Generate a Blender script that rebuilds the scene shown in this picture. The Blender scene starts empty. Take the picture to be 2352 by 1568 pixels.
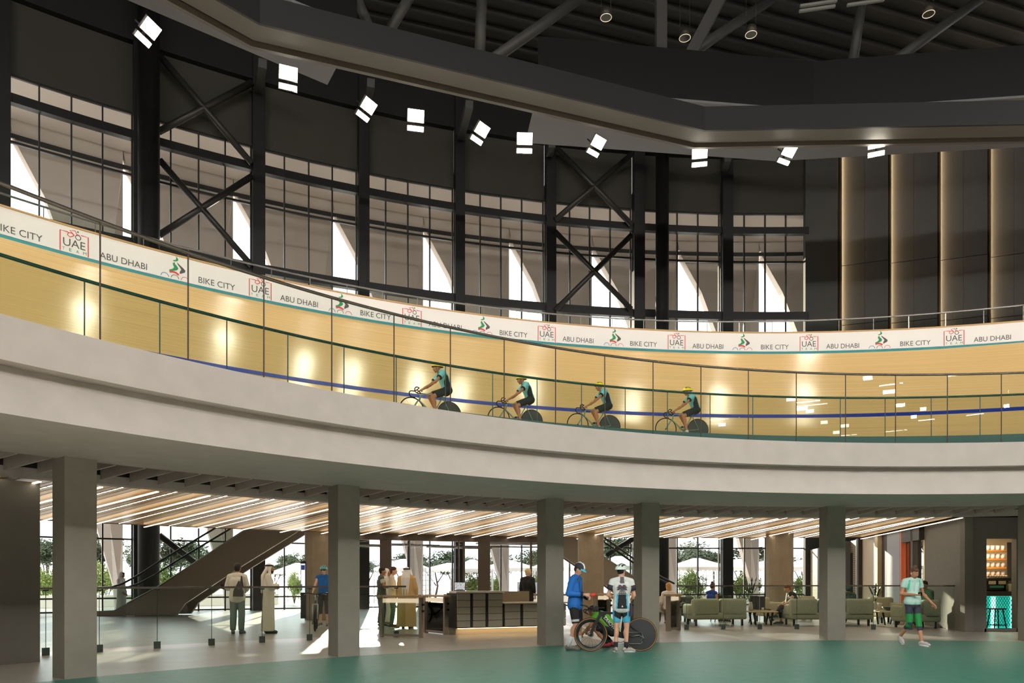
import bpy, bmesh, math, random
import numpy as np
from mathutils import Vector, Matrix, Euler
random.seed(7)
R_ = math.radians
SC = bpy.context.scene
COL = SC.collection
F, HY, EYE = 1700.0, 1334.2, 1.35          # focal length in pixels, horizon row, eye height (camera stands at x=y=0)
C0 = (7.90, -1.068)                        # centre of the bend
CW = (14.079, -16.851)                     # centre of the window wall's arc
RF, RB, RW = 15.70, 17.78, 57.506          # ring beam front, track balustrade, window wall

def at_z(px, py, z):
    d = (z - EYE) * F / (HY - py)
    return Vector(((px - 1176) / F * d, d, z))
def at_d(px, py, d):
    return Vector(((px - 1176) / F * d, d, EYE + (HY - py) / F * d))
def ring_pt(px, R, C=C0):
    t = (px - 1176) / F
    a = 1 + t * t; b = -2 * (t * C[0] + C[1]); c = C[0] ** 2 + C[1] ** 2 - R * R
    d = (-b + math.sqrt(b * b - 4 * a * c)) / (2 * a)
    return Vector((t * d, d, 0))
def ring_th(px, R, C=C0):
    p = ring_pt(px, R, C)
    return math.atan2(p.x - C[0], p.y - C[1])
def ring_z(px, py, R, C=C0):
    return EYE + (HY - py) / F * ring_pt(px, R, C).y
def pol(th, R, z, C=C0):
    return Vector((C[0] + R * math.sin(th), C[1] + R * math.cos(th), z))

# ---------------------------------------------------------------- materials
MATS = {}
def lin(c):
    return tuple(((x / 255) / 12.92 if x / 255 <= 0.04045 else ((x / 255 + 0.055) / 1.055) ** 2.4) for x in c)
def mat(name, col, rough=0.6, metal=0.0, spec=0.5, emit=0.0, ecol=None, coat=0.0, noise=0.0, nscale=8.0, bump=0.0, stretch=None, uv=False):
    if name in MATS: return MATS[name]
    m = bpy.data.materials.new(name); m.use_nodes = True
    nt = m.node_tree; b = nt.nodes['Principled BSDF']
    c = lin(col)
    b.inputs['Base Color'].default_value = (*c, 1)
    b.inputs['Roughness'].default_value = rough
    b.inputs['Metallic'].default_value = metal
    b.inputs['Specular IOR Level'].default_value = spec
    if coat: b.inputs['Coat Weight'].default_value = coat; b.inputs['Coat Roughness'].default_value = 0.12
    if emit:
        b.inputs['Emission Color'].default_value = (*lin(ecol or col), 1)
        b.inputs['Emission Strength'].default_value = emit
    if noise or bump:
        tc = nt.nodes.new('ShaderNodeTexCoord'); mp = nt.nodes.new('ShaderNodeMapping')
        nz = nt.nodes.new('ShaderNodeTexNoise'); nz.inputs['Scale'].default_value = nscale; nz.inputs['Detail'].default_value = 6
        if stretch: mp.inputs['Scale'].default_value = stretch
        nt.links.new(tc.outputs['UV' if uv else 'Object'], mp.inputs['Vector']); nt.links.new(mp.outputs['Vector'], nz.inputs['Vector'])
        if noise:
            rp = nt.nodes.new('ShaderNodeValToRGB')
            rp.color_ramp.elements[0].position = 0.3; rp.color_ramp.elements[1].position = 0.7
            rp.color_ramp.elements[0].color = (*[max(0, x * (1 - noise)) for x in c], 1)
            rp.color_ramp.elements[1].color = (*[min(1, x * (1 + noise)) for x in c], 1)
            nt.links.new(nz.outputs['Fac'], rp.inputs['Fac']); nt.links.new(rp.outputs['Color'], b.inputs['Base Color'])
        if bump:
            bp = nt.nodes.new('ShaderNodeBump'); bp.inputs['Strength'].default_value = bump; bp.inputs['Distance'].default_value = 0.02
            nt.links.new(nz.outputs['Fac'], bp.inputs['Height']); nt.links.new(bp.outputs['Normal'], b.inputs['Normal'])
    MATS[name] = m
    return m
def glass(name, tint, refl=1.0, rough=0.0):
    if name in MATS: return MATS[name]
    m = bpy.data.materials.new(name); m.use_nodes = True
    nt = m.node_tree; nt.nodes.clear()
    o = nt.nodes.new('ShaderNodeOutputMaterial'); mx = nt.nodes.new('ShaderNodeMixShader')
    t = nt.nodes.new('ShaderNodeBsdfTransparent'); g = nt.nodes.new('ShaderNodeBsdfGlossy')
    fr = nt.nodes.new('ShaderNodeFresnel'); fr.inputs['IOR'].default_value = 1.45
    mu = nt.nodes.new('ShaderNodeMath'); mu.operation = 'MULTIPLY'; mu.inputs[1].default_value = refl
    t.inputs['Color'].default_value = (*tint, 1); g.inputs['Roughness'].default_value = rough
    nt.links.new(fr.outputs[0], mu.inputs[0]); nt.links.new(mu.outputs[0], mx.inputs[0])
    nt.links.new(t.outputs[0], mx.inputs[1]); nt.links.new(g.outputs[0], mx.inputs[2]); nt.links.new(mx.outputs[0], o.inputs[0])
    MATS[name] = m
    return m

# ---------------------------------------------------------------- mesh builder
class MB:
    def __init__(s):
        s.v = []; s.f = []; s.m = []; s.uv = {}; s.sm = []
    def add(s, vs, fs, mi=0, smooth=False):
        o = len(s.v); s.v += [tuple(v) for v in vs]
        for f in fs:
            s.f.append(tuple(i + o for i in f)); s.m.append(mi); s.sm.append(smooth)
        return o
    def box(s, c, size, rz=0.0, M=None, mi=0):
        hx, hy, hz = size[0] / 2, size[1] / 2, size[2] / 2
        vs = [Vector((x, y, z)) for z in (-hz, hz) for y in (-hy, hy) for x in (-hx, hx)]
        if M is None: M = Matrix.Rotation(rz, 4, 'Z')
        c = Vector(c)
        s.add([M @ v + c for v in vs], [(0, 2, 3, 1), (4, 5, 7, 6), (0, 1, 5, 4), (2, 6, 7, 3), (0, 4, 6, 2), (1, 3, 7, 5)], mi)
    def rbox(s, c, size, r=0.03, rz=0.0, seg=3, mi=0):
        """box with rounded edges"""
        bm = bmesh.new(); bmesh.ops.create_cube(bm, size=1)
        for v in bm.verts: v.co = Vector((v.co.x * size[0], v.co.y * size[1], v.co.z * size[2]))
        bmesh.ops.bevel(bm, geom=bm.edges[:], offset=min(r, min(size) * 0.49), segments=seg, profile=0.5, affect='EDGES')
        M = Matrix.Rotation(rz, 4, 'Z'); c = Vector(c)
        bm.verts.index_update()
        s.add([M @ v.co + c for v in bm.verts], [[v.index for v in f.verts] for f in bm.faces], mi, True)
        bm.free()
    def prism(s, poly, vec, mi=0):
        n = len(poly); poly = [Vector(p) for p in poly]; vec = Vector(vec)
        s.add(poly + [p + vec for p in poly], [tuple(range(n)), tuple(range(2 * n - 1, n - 1, -1))] + [(i, i + n, (i + 1) % n + n, (i + 1) % n) for i in range(n)], mi)
    def quad(s, a, b, c, d, mi=0): s.add([a, b, c, d], [(0, 1, 2, 3)], mi)
    def tube(s, pts, r, n=8, cap=True, mi=0, closed=False, sq=None):
        pts = [Vector(p) for p in pts]; m = len(pts)
        rs = r if isinstance(r, (list, tuple)) else [r] * m
        vs = []; prev = None
        for i, p in enumerate(pts):
            if closed: t = pts[(i + 1) % m] - pts[i - 1]
            else: t = pts[min(i + 1, m - 1)] - pts[max(i - 1, 0)]
            t = t.normalized() if t.length > 1e-9 else Vector((0, 0, 1))
            if prev is None:
                u = t.cross(Vector((0, 0, 1)))
                if u.length < 1e-3: u = t.cross(Vector((0, 1, 0)))
            else:
                u = prev - t * prev.dot(t)
                if u.length < 1e-4: u = t.cross(Vector((0, 0, 1)))
            u.normalize(); prev = u; w = t.cross(u)
            for k in range(n):
                a = 2 * math.pi * (k + (0.5 if n == 4 else 0)) / n
                vs.append(p + (u * math.cos(a) + w * math.sin(a)) * rs[i])
        fs = []
        for i in range(m if closed else m - 1):
            j = (i + 1) % m
            for k in range(n):
                k2 = (k + 1) % n
                fs.append((i * n + k, i * n + k2, j * n + k2, j * n + k))
        if cap and not closed:
            fs.append(tuple(range(n - 1, -1, -1))); fs.append(tuple(range((m - 1) * n, m * n)))
        s.add(vs, fs, mi, n > 4)
    def lathe(s, prof, c=(0, 0, 0), n=20, mi=0, M=None, sx=1.0, sy=1.0):
        c = Vector(c); vs = []
        for r, z in prof:
            for k in range(n):
                a = 2 * math.pi * k / n
                p = Vector((r * sx * math.cos(a), r * sy * math.sin(a), z))
                vs.append((M @ p if M else p) + c)
        fs = []
        for i in range(len(prof) - 1):
            for k in range(n):
                k2 = (k + 1) % n
                fs.append((i * n + k, i * n + k2, (i + 1) * n + k2, (i + 1) * n + k))
        fs.append(tuple(range(n - 1, -1, -1))); fs.append(tuple(range((len(prof) - 1) * n, len(prof) * n)))
        s.add(vs, fs, mi, True)
    def ell(s, c, r, M=None, nu=14, nv=9, mi=0):
        c = Vector(c); vs = []; r = r if isinstance(r, (tuple, list)) else (r, r, r)
        for i in range(nv + 1):
            ph = math.pi * i / nv
            for k in range(nu):
                a = 2 * math.pi * k / nu
                p = Vector((r[0] * math.sin(ph) * math.cos(a), r[1] * math.sin(ph) * math.sin(a), r[2] * math.cos(ph)))
                vs.append((M @ p if M else p) + c)
        fs = []
        for i in range(nv):
            for k in range(nu):
                k2 = (k + 1) % nu
                fs.append((i * nu + k, (i + 1) * nu + k, (i + 1) * nu + k2, i * nu + k2))
        s.add(vs, fs, mi, True)
    def cap(s, a, b, ra, rb, n=12, flat=False):
        """tapered capsule from a to b"""
        a, b = Vector(a), Vector(b); t = (b - a)
        L = t.length; t = t.normalized() if L > 1e-6 else Vector((0, 0, 1))
        if flat: s.tube([a, b], [ra, rb], n); return
        pts, rs = [], []
        for k in range(5):
            an = math.pi / 2 * (1 - k / 4) ; pts.append(a - t * ra * math.sin(an)); rs.append(max(ra * math.cos(an), 1e-4))
        for k in range(5):
            an = math.pi / 2 * (k / 4); pts.append(b + t * rb * math.sin(an)); rs.append(max(rb * math.cos(an), 1e-4))
        s.tube(pts, rs, n)
    def sweep(s, prof, th0, th1, n, C=C0, closed=True, mi=0, mis=None, uvs=False, smooth=False, dR=None):
        """profile of (R, z) swept round the arc"""
        k = len(prof); base = len(s.v); vs = []; cum = [0]
        for i in range(1, k): cum.append(cum[-1] + math.hypot(prof[i][0] - prof[i - 1][0], prof[i][1] - prof[i - 1][1]))
        for i in range(n + 1):
            th = th0 + (th1 - th0) * i / n
            for (R, z) in prof:
                vs.append(pol(th, R + (dR(th) if dR else 0), z, C))
        fs = []; 
        kk = k if closed else k - 1
        for i in range(n):
            for j in range(kk):
                j2 = (j + 1) % k
                fs.append((i * k + j, (i + 1) * k + j, (i + 1) * k + j2, i * k + j2))
        f0 = len(s.f)
        s.add(vs, fs, mi, smooth)
        if mis:
            for q in range(len(fs)): s.m[f0 + q] = mis[q % kk]
        if closed: s.add([vs[j] for j in range(k)], [tuple(range(k - 1, -1, -1))], mi); s.add(vs[-k:], [tuple(range(k))], mi)
        if uvs:
            Rm = prof[0][0]
            for i in range(n + 1):
                for j in range(k): s.uv[base + i * k + j] = ((th0 + (th1 - th0) * i / n) * Rm, cum[j])
    def build(s, name, mats, parent=None, loc=None, rz=0.0):
        me = bpy.data.meshes.new(name); me.from_pydata([tuple(v) for v in s.v], [], s.f)
        for m in (mats if isinstance(mats, (list, tuple)) else [mats]): me.materials.append(m)
        me.polygons.foreach_set('material_index', s.m); me.polygons.foreach_set('use_smooth', s.sm)
        if s.uv:
            ul = me.uv_layers.new(name='UVMap')
            for lp in me.loops: ul.data[lp.index].uv = s.uv.get(lp.vertex_index, (0, 0))
        me.validate(clean_customdata=False); me.update()
        o = bpy.data.objects.new(name, me); COL.objects.link(o)
        if parent: o.parent = parent
        if loc is not None: o.location = loc
        o.rotation_euler.z = rz
        return o

def local(o):
    """put a top-level mesh's origin at its base centre"""
    me = o.data; co = np.empty(len(me.vertices) * 3); me.vertices.foreach_get('co', co); co = co.reshape(-1, 3)
    c = (co.min(0) + co.max(0)) / 2; c[2] = co[:, 2].min()
    me.vertices.foreach_set('co', (co - c).ravel()); me.update(); o.location = Vector(c) + o.location
    return o
def tag(o, label, cat, group=None, kind=None):
    o['label'] = label; o['category'] = cat
    if group: o['group'] = group
    if kind: o['kind'] = kind
    return o
def struct(o):
    o['kind'] = 'structure'; return o
def empty(name, loc=(0, 0, 0), rz=0.0, label=None, cat=None, group=None):
    o = bpy.data.objects.new(name, None); COL.objects.link(o); o.location = loc; o.rotation_euler.z = rz; o.empty_display_size = 0.2
    if label: tag(o, label, cat, group)
    return o
def copy_tree(o, parent=None, loc=None, rz=None):
    c = o.copy(); COL.objects.link(c)
    if parent: c.parent = parent
    if loc is not None: c.location = loc
    if rz is not None: c.rotation_euler.z = rz
    for ch in list(o.children): copy_tree(ch, c)
    return c
def text_mesh(txt, size=1.0, depth=0.0, spacing=1.0):
    """letters as flat triangles; returns verts, faces, width, height (baseline at y=0)"""
    cu = bpy.data.curves.new('letters', 'FONT'); cu.body = txt; cu.size = size; cu.space_character = spacing; cu.resolution_u = 4
    ob = bpy.data.objects.new('letters', cu); COL.objects.link(ob)
    dg = bpy.context.evaluated_depsgraph_get(); dg.update()
    me = bpy.data.meshes.new_from_object(ob.evaluated_get(dg))
    vs = [v.co.copy() for v in me.vertices]; fs = [tuple(p.vertices) for p in me.polygons]
    bpy.data.objects.remove(ob); bpy.data.curves.remove(cu); bpy.data.meshes.remove(me)
    x0 = min(v.x for v in vs); x1 = max(v.x for v in vs); y1 = max(v.y for v in vs)
    return [Vector((v.x - x0, v.y, 0)) for v in vs], fs, x1 - x0, y1
def inside(p, poly):
    r = False; n = len(poly)
    for i in range(n):
        (x0, y0), (x1, y1) = poly[i], poly[i - 1]
        if (y0 > p[1]) != (y1 > p[1]) and p[0] < (x1 - x0) * (p[1] - y0) / (y1 - y0) + x0: r = not r
    return r
def part(mb, name, mats, root):
    """part of a thing, its shape given in world coordinates"""
    l = root.matrix_basis.inverted()
    mb.v = [tuple(l @ Vector(v)) for v in mb.v]
    return mb.build(name, mats, root)

# ================================================================ materials of the hall
M_conc = mat('ring_plaster', (176, 170, 162), 0.8, noise=0.05, nscale=3, bump=0.05)
M_pier = mat('pier_concrete', (128, 124, 112), 0.85, noise=0.05, nscale=5, bump=0.04)
M_oval = mat('oval_concrete', (146, 132, 112), 0.8, noise=0.10, nscale=4)
M_teal = mat('teal_floor', (54, 120, 103), 0.42, noise=0.12, nscale=5.0, bump=0.03)
M_floor = mat('grey_floor', (150, 146, 138), 0.34, noise=0.10, nscale=1.6, bump=0.02)
M_dark = mat('dark_steel', (23, 23, 22), 0.5)
M_deck = mat('roof_deck', (40, 39, 36), 0.8)
M_purlin = mat('roof_purlin', (40, 39, 37), 0.7)
M_ring = mat('catwalk_steel', (86, 84, 79), 0.6)
M_ringd = mat('catwalk_dark', (12, 12, 12), 0.6)
M_bulk = mat('bulkhead_black', (11, 11, 11), 0.4)
M_soffp = mat('grey_reflector', (104, 104, 106), 0.6)
M_wallp = mat('infill_panel', (60, 58, 50), 0.8)
M_skin = mat('outer_skin', (176, 164, 152), 0.8)
M_wood = mat('slat_wood', (232, 196, 140), 0.30, noise=0.05, nscale=3, stretch=(0.15, 30, 1), uv=True)
M_fr = mat('window_frame', (44, 42, 40), 0.45)
M_frb = mat('window_frame_bronze', (104, 88, 70), 0.45)
M_white = mat('white_paint', (236, 232, 224), 0.6)
M_led = mat('led_white', (255, 244, 226), 0.5, emit=8.5)
M_ledw = mat('led_warm', (255, 214, 150), 0.5, emit=7.0)
M_steel = mat('brushed_steel', (150, 146, 138), 0.28, metal=0.9)
M_dsteel = mat('dark_rail', (112, 106, 98), 0.25, metal=0.8)
M_glassw = glass('window_glass', (0.93, 0.95, 0.95), 0.55)
M_black = mat('black', (16, 16, 17), 0.55)

TH0, TH1 = R_(-78), R_(42)
NA = 120
# ---------------------------------------------------------------- floors
m = MB(); vs = [pol(2 * math.pi * k / 160, 17.97, 0.0) for k in range(160)]; m.add(vs, [tuple(range(159, -1, -1))])
struct(m.build('floor_court', M_teal))
m = MB(); vs = [p for p in (pol(2 * math.pi * k / 240, 17.0, 0.004) for k in range(240)) if p.y < 9.3]; vs.sort(key=lambda p: math.atan2(p.y + 4, p.x - C0[0])); m.add(vs, [tuple(range(len(vs)))]); struct(m.build('floor_bounce', mat('bounce_floor', (236, 226, 212), 0.6)))  # unseen pale floor, shaped to bounce neutral light onto the soffit
m = MB(); m.sweep([(17.97, 0.0), (48, 0.0)], -math.pi, math.pi, 160, closed=False)
for i, f in enumerate(m.f): m.f[i] = f[::-1]
struct(m.build('floor', M_floor))
m = MB(); m.box((0, 90, -0.06), (420, 230, 0.1)); struct(m.build('ground', mat('pale_paving', (214, 208, 198), 0.8)))

# ---------------------------------------------------------------- concrete piers carrying the ring beam
PIER_S = 0.42
pier_lbl = ['broad grey concrete pier beside the dark wall at the glass railing end', 'square grey concrete pier beside the blue-vested cyclist',
            'square grey concrete pier between reception desk and blue-jacketed cyclist', 'square grey concrete pier behind the disc wheel of the racing bike',
            'square grey concrete pier in front of the green sofas', 'square grey concrete pier at the edge of the bar opening']
for i, (px, py) in enumerate([(150, 1559), (778, 1507), (1255, 1482), (1476, 1475), (1902, 1470), (None, None)]):
    if px: p = at_z(px, py, 0); th = math.atan2(p.x - C0[0], p.y - C0[1]); th = ring_th(px, 17.97)
    else: th = R_(11.6); p = None
    p = pol(th, 18.0, 0)
    t = Vector((math.cos(th), -math.sin(th), 0)); n = Vector((math.sin(th), math.cos(th), 0))
    m = MB(); m.prism([p, p + t * PIER_S, p + t * PIER_S + n * PIER_S, p + n * PIER_S], (0, 0, 3.068))
    tag(local(m.build('concrete_pier', M_pier)), pier_lbl[i], 'pier', 'concrete piers under the ring beam')

# ---------------------------------------------------------------- ring beam, soffit, walkway
m = MB()
m.sweep([(15.70, 4.079), (15.70, 3.617), (15.93, 3.617), (15.86, 3.50), (15.70, 3.068), (18.25, 3.068), (18.25, 3.55), (20.55, 3.55), (20.55, 3.9), (17.85, 4.0), (17.85, 4.079)], TH0, TH1, NA)
tag(m.build('ring_girder', M_conc), 'curved pale plaster ring beam carrying the track above the piers', 'beam', kind='thing')
m = MB(); m.sweep([(20.10, 3.00), (20.416, 3.00), (20.416, 3.14), (20.10, 3.14)], TH0, TH1, NA)
tag(m.build('edge_trim', M_conc), 'narrow pale edge trim along the wood ceiling', 'trim', kind='structure')
# fins of the soffit
fr = MB(); fr.box((0, 0.915, 0.235), (0.035, 1.81, 0.47))
a0 = ring_th(232, 20.1); a1 = ring_th(1074, 20.1); da = (a1 - a0) / 16
first = None
for k in range(-6, 46):
    th = a0 + da * k
    if th > R_(20): break
    p = pol(th, 18.265, 3.06)
    if first is None: first = fr.build('soffit_fin', M_conc); o = first
    else: o = first.copy(); COL.objects.link(o)
    o.location = p; o.rotation_euler.z = -th
    tag(o, 'pale radial fin between the ring beam and the wood ceiling', 'fin', 'radial ceiling fins')
m = MB(); m.sweep([(20.12, 3.14), (20.12, 3.56), (20.14, 3.56), (20.14, 3.14)], TH0, TH1, NA)
struct(m.build('trim_1', M_black))

# ---------------------------------------------------------------- wood ceiling with its strips
ZC = 3.06
th_f, th_b = ring_th(888, 20.416), ring_th(643, 30.23); TW = th_b - th_f
THR = ring_th(2214, 20.416)
m = MB(); nseg = 90
for i in range(nseg + 1):
    ta = TH0 + (THR - TH0) * i / nseg
    for j in range(5):
        u = j / 4
        a = pol(ta, 20.416, ZC); b = pol(ta + TW, 30.23, ZC)
        m.v.append(tuple(a.lerp(b, u))); m.uv[len(m.v) - 1] = (u * 10, (ta - TH0) * 22)
for i in range(nseg):
    for j in range(4):
        m.f.append((i * 5 + j, i * 5 + j + 1, (i + 1) * 5 + j + 1, (i + 1) * 5 + j)); m.m.append(0); m.sm.append(False)
cl = struct(m.build('ceiling', M_wood))
m = MB(); m.sweep([(20.416, 3.12), (30.23, 3.12), (30.23, 4.2), (20.416, 4.2)], TH0, R_(25), 60); struct(m.build('floor_slab', M_purlin))
fx = [235, 363.5, 482, 594, 698, 796, 888, 977.6, 1064, 1148.5, 1230.6, 1311, 1390, 1469, 1548, 1627, 1706, 1787, 1868, 1951, 2035, 2123, 2211]
ths = [ring_th(x, 20.416) for x in fx]
sp = (ths[10] - ths[0]) / 10
ths = [ths[0] - sp * 3, ths[0] - sp * 2, ths[0] - sp] + ths
def strip_line(th, u0=0.0, u1=1.0):
    a = pol(th, 20.416, ZC); b = pol(th + TW, 30.23, ZC)
    return a.lerp(b, u0), a.lerp(b, u1)
seam = mat('board_seam', (150, 120, 84), 0.8)
sm = MB()
for i, th in enumerate(ths):
    a, b = strip_line(th, 0.004, 0.992); d = (b - a).normalized(); n = Vector((-d.y, d.x, 0))
    L = (b - a).length
    if i == 9:
        pass
    root = empty('linear_ceiling_light', (a + b) / 2 - Vector((0, 0, 0.085)), 0, 'thin white linear light strip under the wood ceiling', 'ceiling light', 'linear light strips in the wood ceiling')
    rz = math.atan2(-d.x, d.y)
    m = MB(); m.box((0, 0, 0), (0.050, L, 0.004), rz=rz); m.build('diffuser_strip', M_led, root)
    m = MB(); m.box((0, 0, 0.012), (0.050, L, 0.004), rz=rz); m.build('added_uplight', mat('led_up_fill', (255, 236, 206), 0.5, emit=2.3), root)  # added upward glow, there only to lighten the wood ceiling
    m = MB(); m.box((0, 0, 0.006), (0.054, L, 0.006), rz=rz); m.build('profile', M_steel, root)
    if i + 1 < len(ths):
        dth = (ths[i + 1] - th)
        a, b = strip_line(th + dth * 0.5, 0.004, 0.992); d = (b - a).normalized(); rz = math.atan2(-d.x, d.y); L = (b - a).length
        root = empty('slot_track_light', (a + b) / 2 - Vector((0, 0, 0.005)), 0, 'dark slot track with short bright dashes set into the wood ceiling', 'track light', 'dashed track lights in the wood ceiling')
        m = MB(); m.box((0, 0, 0), (0.05, L, 0.004), rz=rz); m.build('channel', M_black, root)
        if i != 8:
            m = MB()
            nd = 30
            for q in range(nd):
                c = d * ((q + 0.5) / nd - 0.5) * L + Vector((0, 0, -0.004)); m.box(c, (0.03, L / nd * 0.72, 0.002), rz=rz)
            m.build('diffuser_strip', M_led, root)
        for q in (0.166, 0.333, 0.667, 0.834):
            a, b = strip_line(th + dth * q); dd = (b - a).normalized()
            sm.box((a + b) / 2 + Vector((0, 0, -0.001)), (0.010, (b - a).length, 0.004), rz=math.atan2(-dd.x, dd.y))
struct(sm.build('trim_2', seam))
cl2 = MB(); cl2.sweep([(30.22, 3.04), (30.26, 3.04), (30.26, 4.2), (30.22, 4.2)], TH0, R_(14), 80); struct(cl2.build('trim_3', M_frb))

# ---------------------------------------------------------------- track
def dB(th):
    t = max(-0.83, min(0.33, th)); return -0.3449 * t**4 - 0.0643 * t**3 + 1.0526 * t**2 + 0.5695 * t + 25.8181 - 25.86
PROF = [(17.85, 4.50), (18.9, 4.63), (20, 4.80), (21, 5.01), (22, 5.30), (22.7, 5.73), (23.385, 6.316), (24.1, 6.98), (24.7, 7.60), (25.3, 8.31), (25.86, 9.02)]
def track_z(R):
    for (r0, z0), (r1, z1) in zip(PROF, PROF[1:]):
        if r0 <= R <= r1: return z0 + (z1 - z0) * (R - r0) / (r1 - r0)
    return PROF[-1][1]
M_track = mat('track_pine', (227, 191, 131), 0.17, noise=0.12, nscale=3.5, stretch=(0.05, 9, 1), uv=True, spec=0.5)
prof = []
for i in range(len(PROF) - 1):
    p0 = PROF[max(i - 1, 0)]; p1 = PROF[i]; p2 = PROF[i + 1]; p3 = PROF[min(i + 2, len(PROF) - 1)]
    for k in range(4):
        t = k / 4
        prof.append(tuple(0.5 * (2 * p1[c] + (p2[c] - p0[c]) * t + (2 * p0[c] - 5 * p1[c] + 4 * p2[c] - p3[c]) * t * t + (3 * p1[c] - p0[c] - 3 * p2[c] + p3[c]) * t ** 3) for c in (0, 1)))
prof.append(PROF[-1])
trk = empty('cycling_track', pol(R_(-20), 21, 4.4), 0, 'banked pine cycling track with a blue line curving round the bend', 'track')
def dBs(R): return lambda th: dB(th) * max(0, (R - 23.4) / 2.46)
m = MB(); n = 140; k = len(prof)
cum = [0]
for i in range(1, k): cum.append(cum[-1] + math.hypot(prof[i][0] - prof[i - 1][0], prof[i][1] - prof[i - 1][1]))
for i in range(n + 1):
    th = TH0 + (TH1 - TH0) * i / n
    for j, (R, z) in enumerate(prof):
        m.v.append(tuple(pol(th, R + dB(th) * max(0, (R - 23.385) / 2.475), z))); m.uv[len(m.v) - 1] = (th * 20, cum[j])
for i in range(n):
    for j in range(k - 1):
        m.f.append((i * k + j, i * k + j + 1, (i + 1) * k + j + 1, (i + 1) * k + j)[::-1]); m.m.append(0); m.sm.append(True)
part(m, 'riding_surface', M_track, trk)
def strip(R0, R1, lift=0.006):
    zf = lambda R: next(z0 + (z1 - z0) * (R - r0) / (r1 - r0) for (r0, z0), (r1, z1) in zip(prof, prof[1:]) if r0 <= R <= r1 + 1e-6)
    return [(R0, zf(R0) + lift), (R1, zf(R1) + lift)]
m = MB(); m.sweep(strip(23.31, 23.46), TH0, TH1, n, closed=False, smooth=True)
b = part(m, 'stayer_line', mat('blue_line', (8, 54, 160), 0.4), trk); b['label'] = 'blue line'
m = MB(); q = strip(25.78, 25.855); m.sweep(q, TH0, TH1, n, closed=False, dR=dB)
b = part(m, 'edge_stripe', mat('teal_stripe', (58, 150, 154), 0.4), trk); b['label'] = 'teal stripe'
m = MB(); m.sweep([(17.70, 4.079), (17.86, 4.079), (17.86, 4.60), (17.70, 4.60)], TH0, TH1, n); part(m, 'inner_kerb', mat('kerb_green', (24, 78, 70), 0.4), trk)
m = MB(); m.sweep([(17.9, 4.3), (22.5, 4.9), (25.9, 8.6), (26.3, 8.6), (26.3, 4.25), (20.8, 4.25), (17.9, 4.09)], TH0, TH1, n); part(m, 'substructure', M_purlin, trk)

# ---------------------------------------------------------------- glass balustrades of the track
M_g1 = glass('balustrade_glass', (0.90, 0.93, 0.90), 1.1)
M_g2 = glass('track_glass', (0.72, 0.745, 0.665), 0.9)
M_jt = mat('joint_dark', (66, 50, 38), 0.4, metal=0.4)
M_jg = mat('joint_green', (20, 62, 52), 0.3)
def balustrade(name, lbl, R, zb, zt, joints, gm, jm, railmat, railz, rr, jw):
    root = empty(name, pol(R_(-20), R, zb), 0, lbl, 'balustrade')
    ths = [ring_th(x, R) for x in joints]
    d0 = ths[1] - ths[0]; d1 = ths[-1] - ths[-2]
    for _ in range(5): ths.insert(0, ths[0] - d0)
    for _ in range(4): ths.append(ths[-1] + d1)
    for a, b in zip(ths, ths[1:]):
        m = MB(); g = 0.0004
        m.sweep([(R, zb), (R, zt)], a + g, b - g, 8, closed=False, smooth=True)
        part(m, 'glass_pane', gm, root)
        m = MB(); p = pol(b, R, (zb + zt) / 2); m.box(p, (jw, 0.014, zt - zb), rz=-b); part(m, 'joint_strip', jm, root)
    m = MB(); pr = [(R - rr, railz), (R - rr * 0.5, railz + rr * 0.8), (R + rr * 0.5, railz + rr * 0.8), (R + rr, railz), (R + rr * 0.5, railz - rr * 0.8), (R - rr * 0.5, railz - rr * 0.8)]
    m.sweep(pr, ths[0], ths[-1], 140, smooth=True); part(m, 'handrail', railmat, root)
    return root
balustrade('glass_balustrade', 'clear glass balustrade with a slim dark handrail standing on the pale ring beam', 15.78, 4.082, 5.44,
           [230, 432, 606, 762, 905, 1034.5, 1158, 1276, 1389, 1500, 1610, 1719, 1829, 1942, 2057, 2176, 2300], M_g1, M_jt, M_dsteel, 5.45, 0.024, 0.014)
balustrade('track_balustrade', 'green tinted glass balustrade along the inner kerb of the track', RB, 4.603, 5.47,
           [194, 367, 521, 661, 790, 910, 1023, 1131.5, 1233.5, 1335.6, 1436, 1533, 1631, 1729, 1829, 1930, 2033, 2139, 2251], M_g2, M_jg, mat('green_rail', (40, 88, 76), 0.25, metal=0.7), 5.485, 0.026, 0.014)

# ---------------------------------------------------------------- advertising board with its lettering
M_board = mat('board_white', (246, 243, 237), 0.55)
bd = empty('advertising_board', pol(R_(-20), 25.9, 9.02), 0, 'long white advertising board with sponsor lettering along the top of the track', 'board')
m = MB(); m.sweep([(25.86, 9.03), (25.90, 9.03), (25.90, 9.64), (25.86, 9.64)], TH0, TH1, 140, dR=dB); part(m, 'board_face', M_board, bd)
m = MB(); m.sweep([(25.84, 9.64), (25.96, 9.64), (25.96, 9.68), (25.84, 9.68)], TH0, TH1, 140, dR=dB); part(m, 'wood_cap', mat('cap_wood', (196, 158, 104), 0.5), bd)
def on_board(pts, fs, px, zc, name, mt, root, off=0.006, flipw=None):
    """flat artwork (x along the board, y up; centre px) set on the board face"""
    th = ring_th(px, 25.86); 
    m = MB(); m.add([pol(th + p[0] / 25.8, 25.86 + dB(th + p[0] / 25.8) - off, zc + p[1]) for p in pts], fs)
    return part(m, name, mt, root)
M_lt = mat('letter_grey', (88, 88, 86), 0.6); M_rd = mat('logo_red', (222, 70, 78), 0.6); M_gn = mat('logo_green', (40, 150, 90), 0.6)
M_lb = mat('logo_blue', (60, 120, 190), 0.6); M_pk = mat('logo_pink', (226, 84, 120), 0.6)
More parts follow.
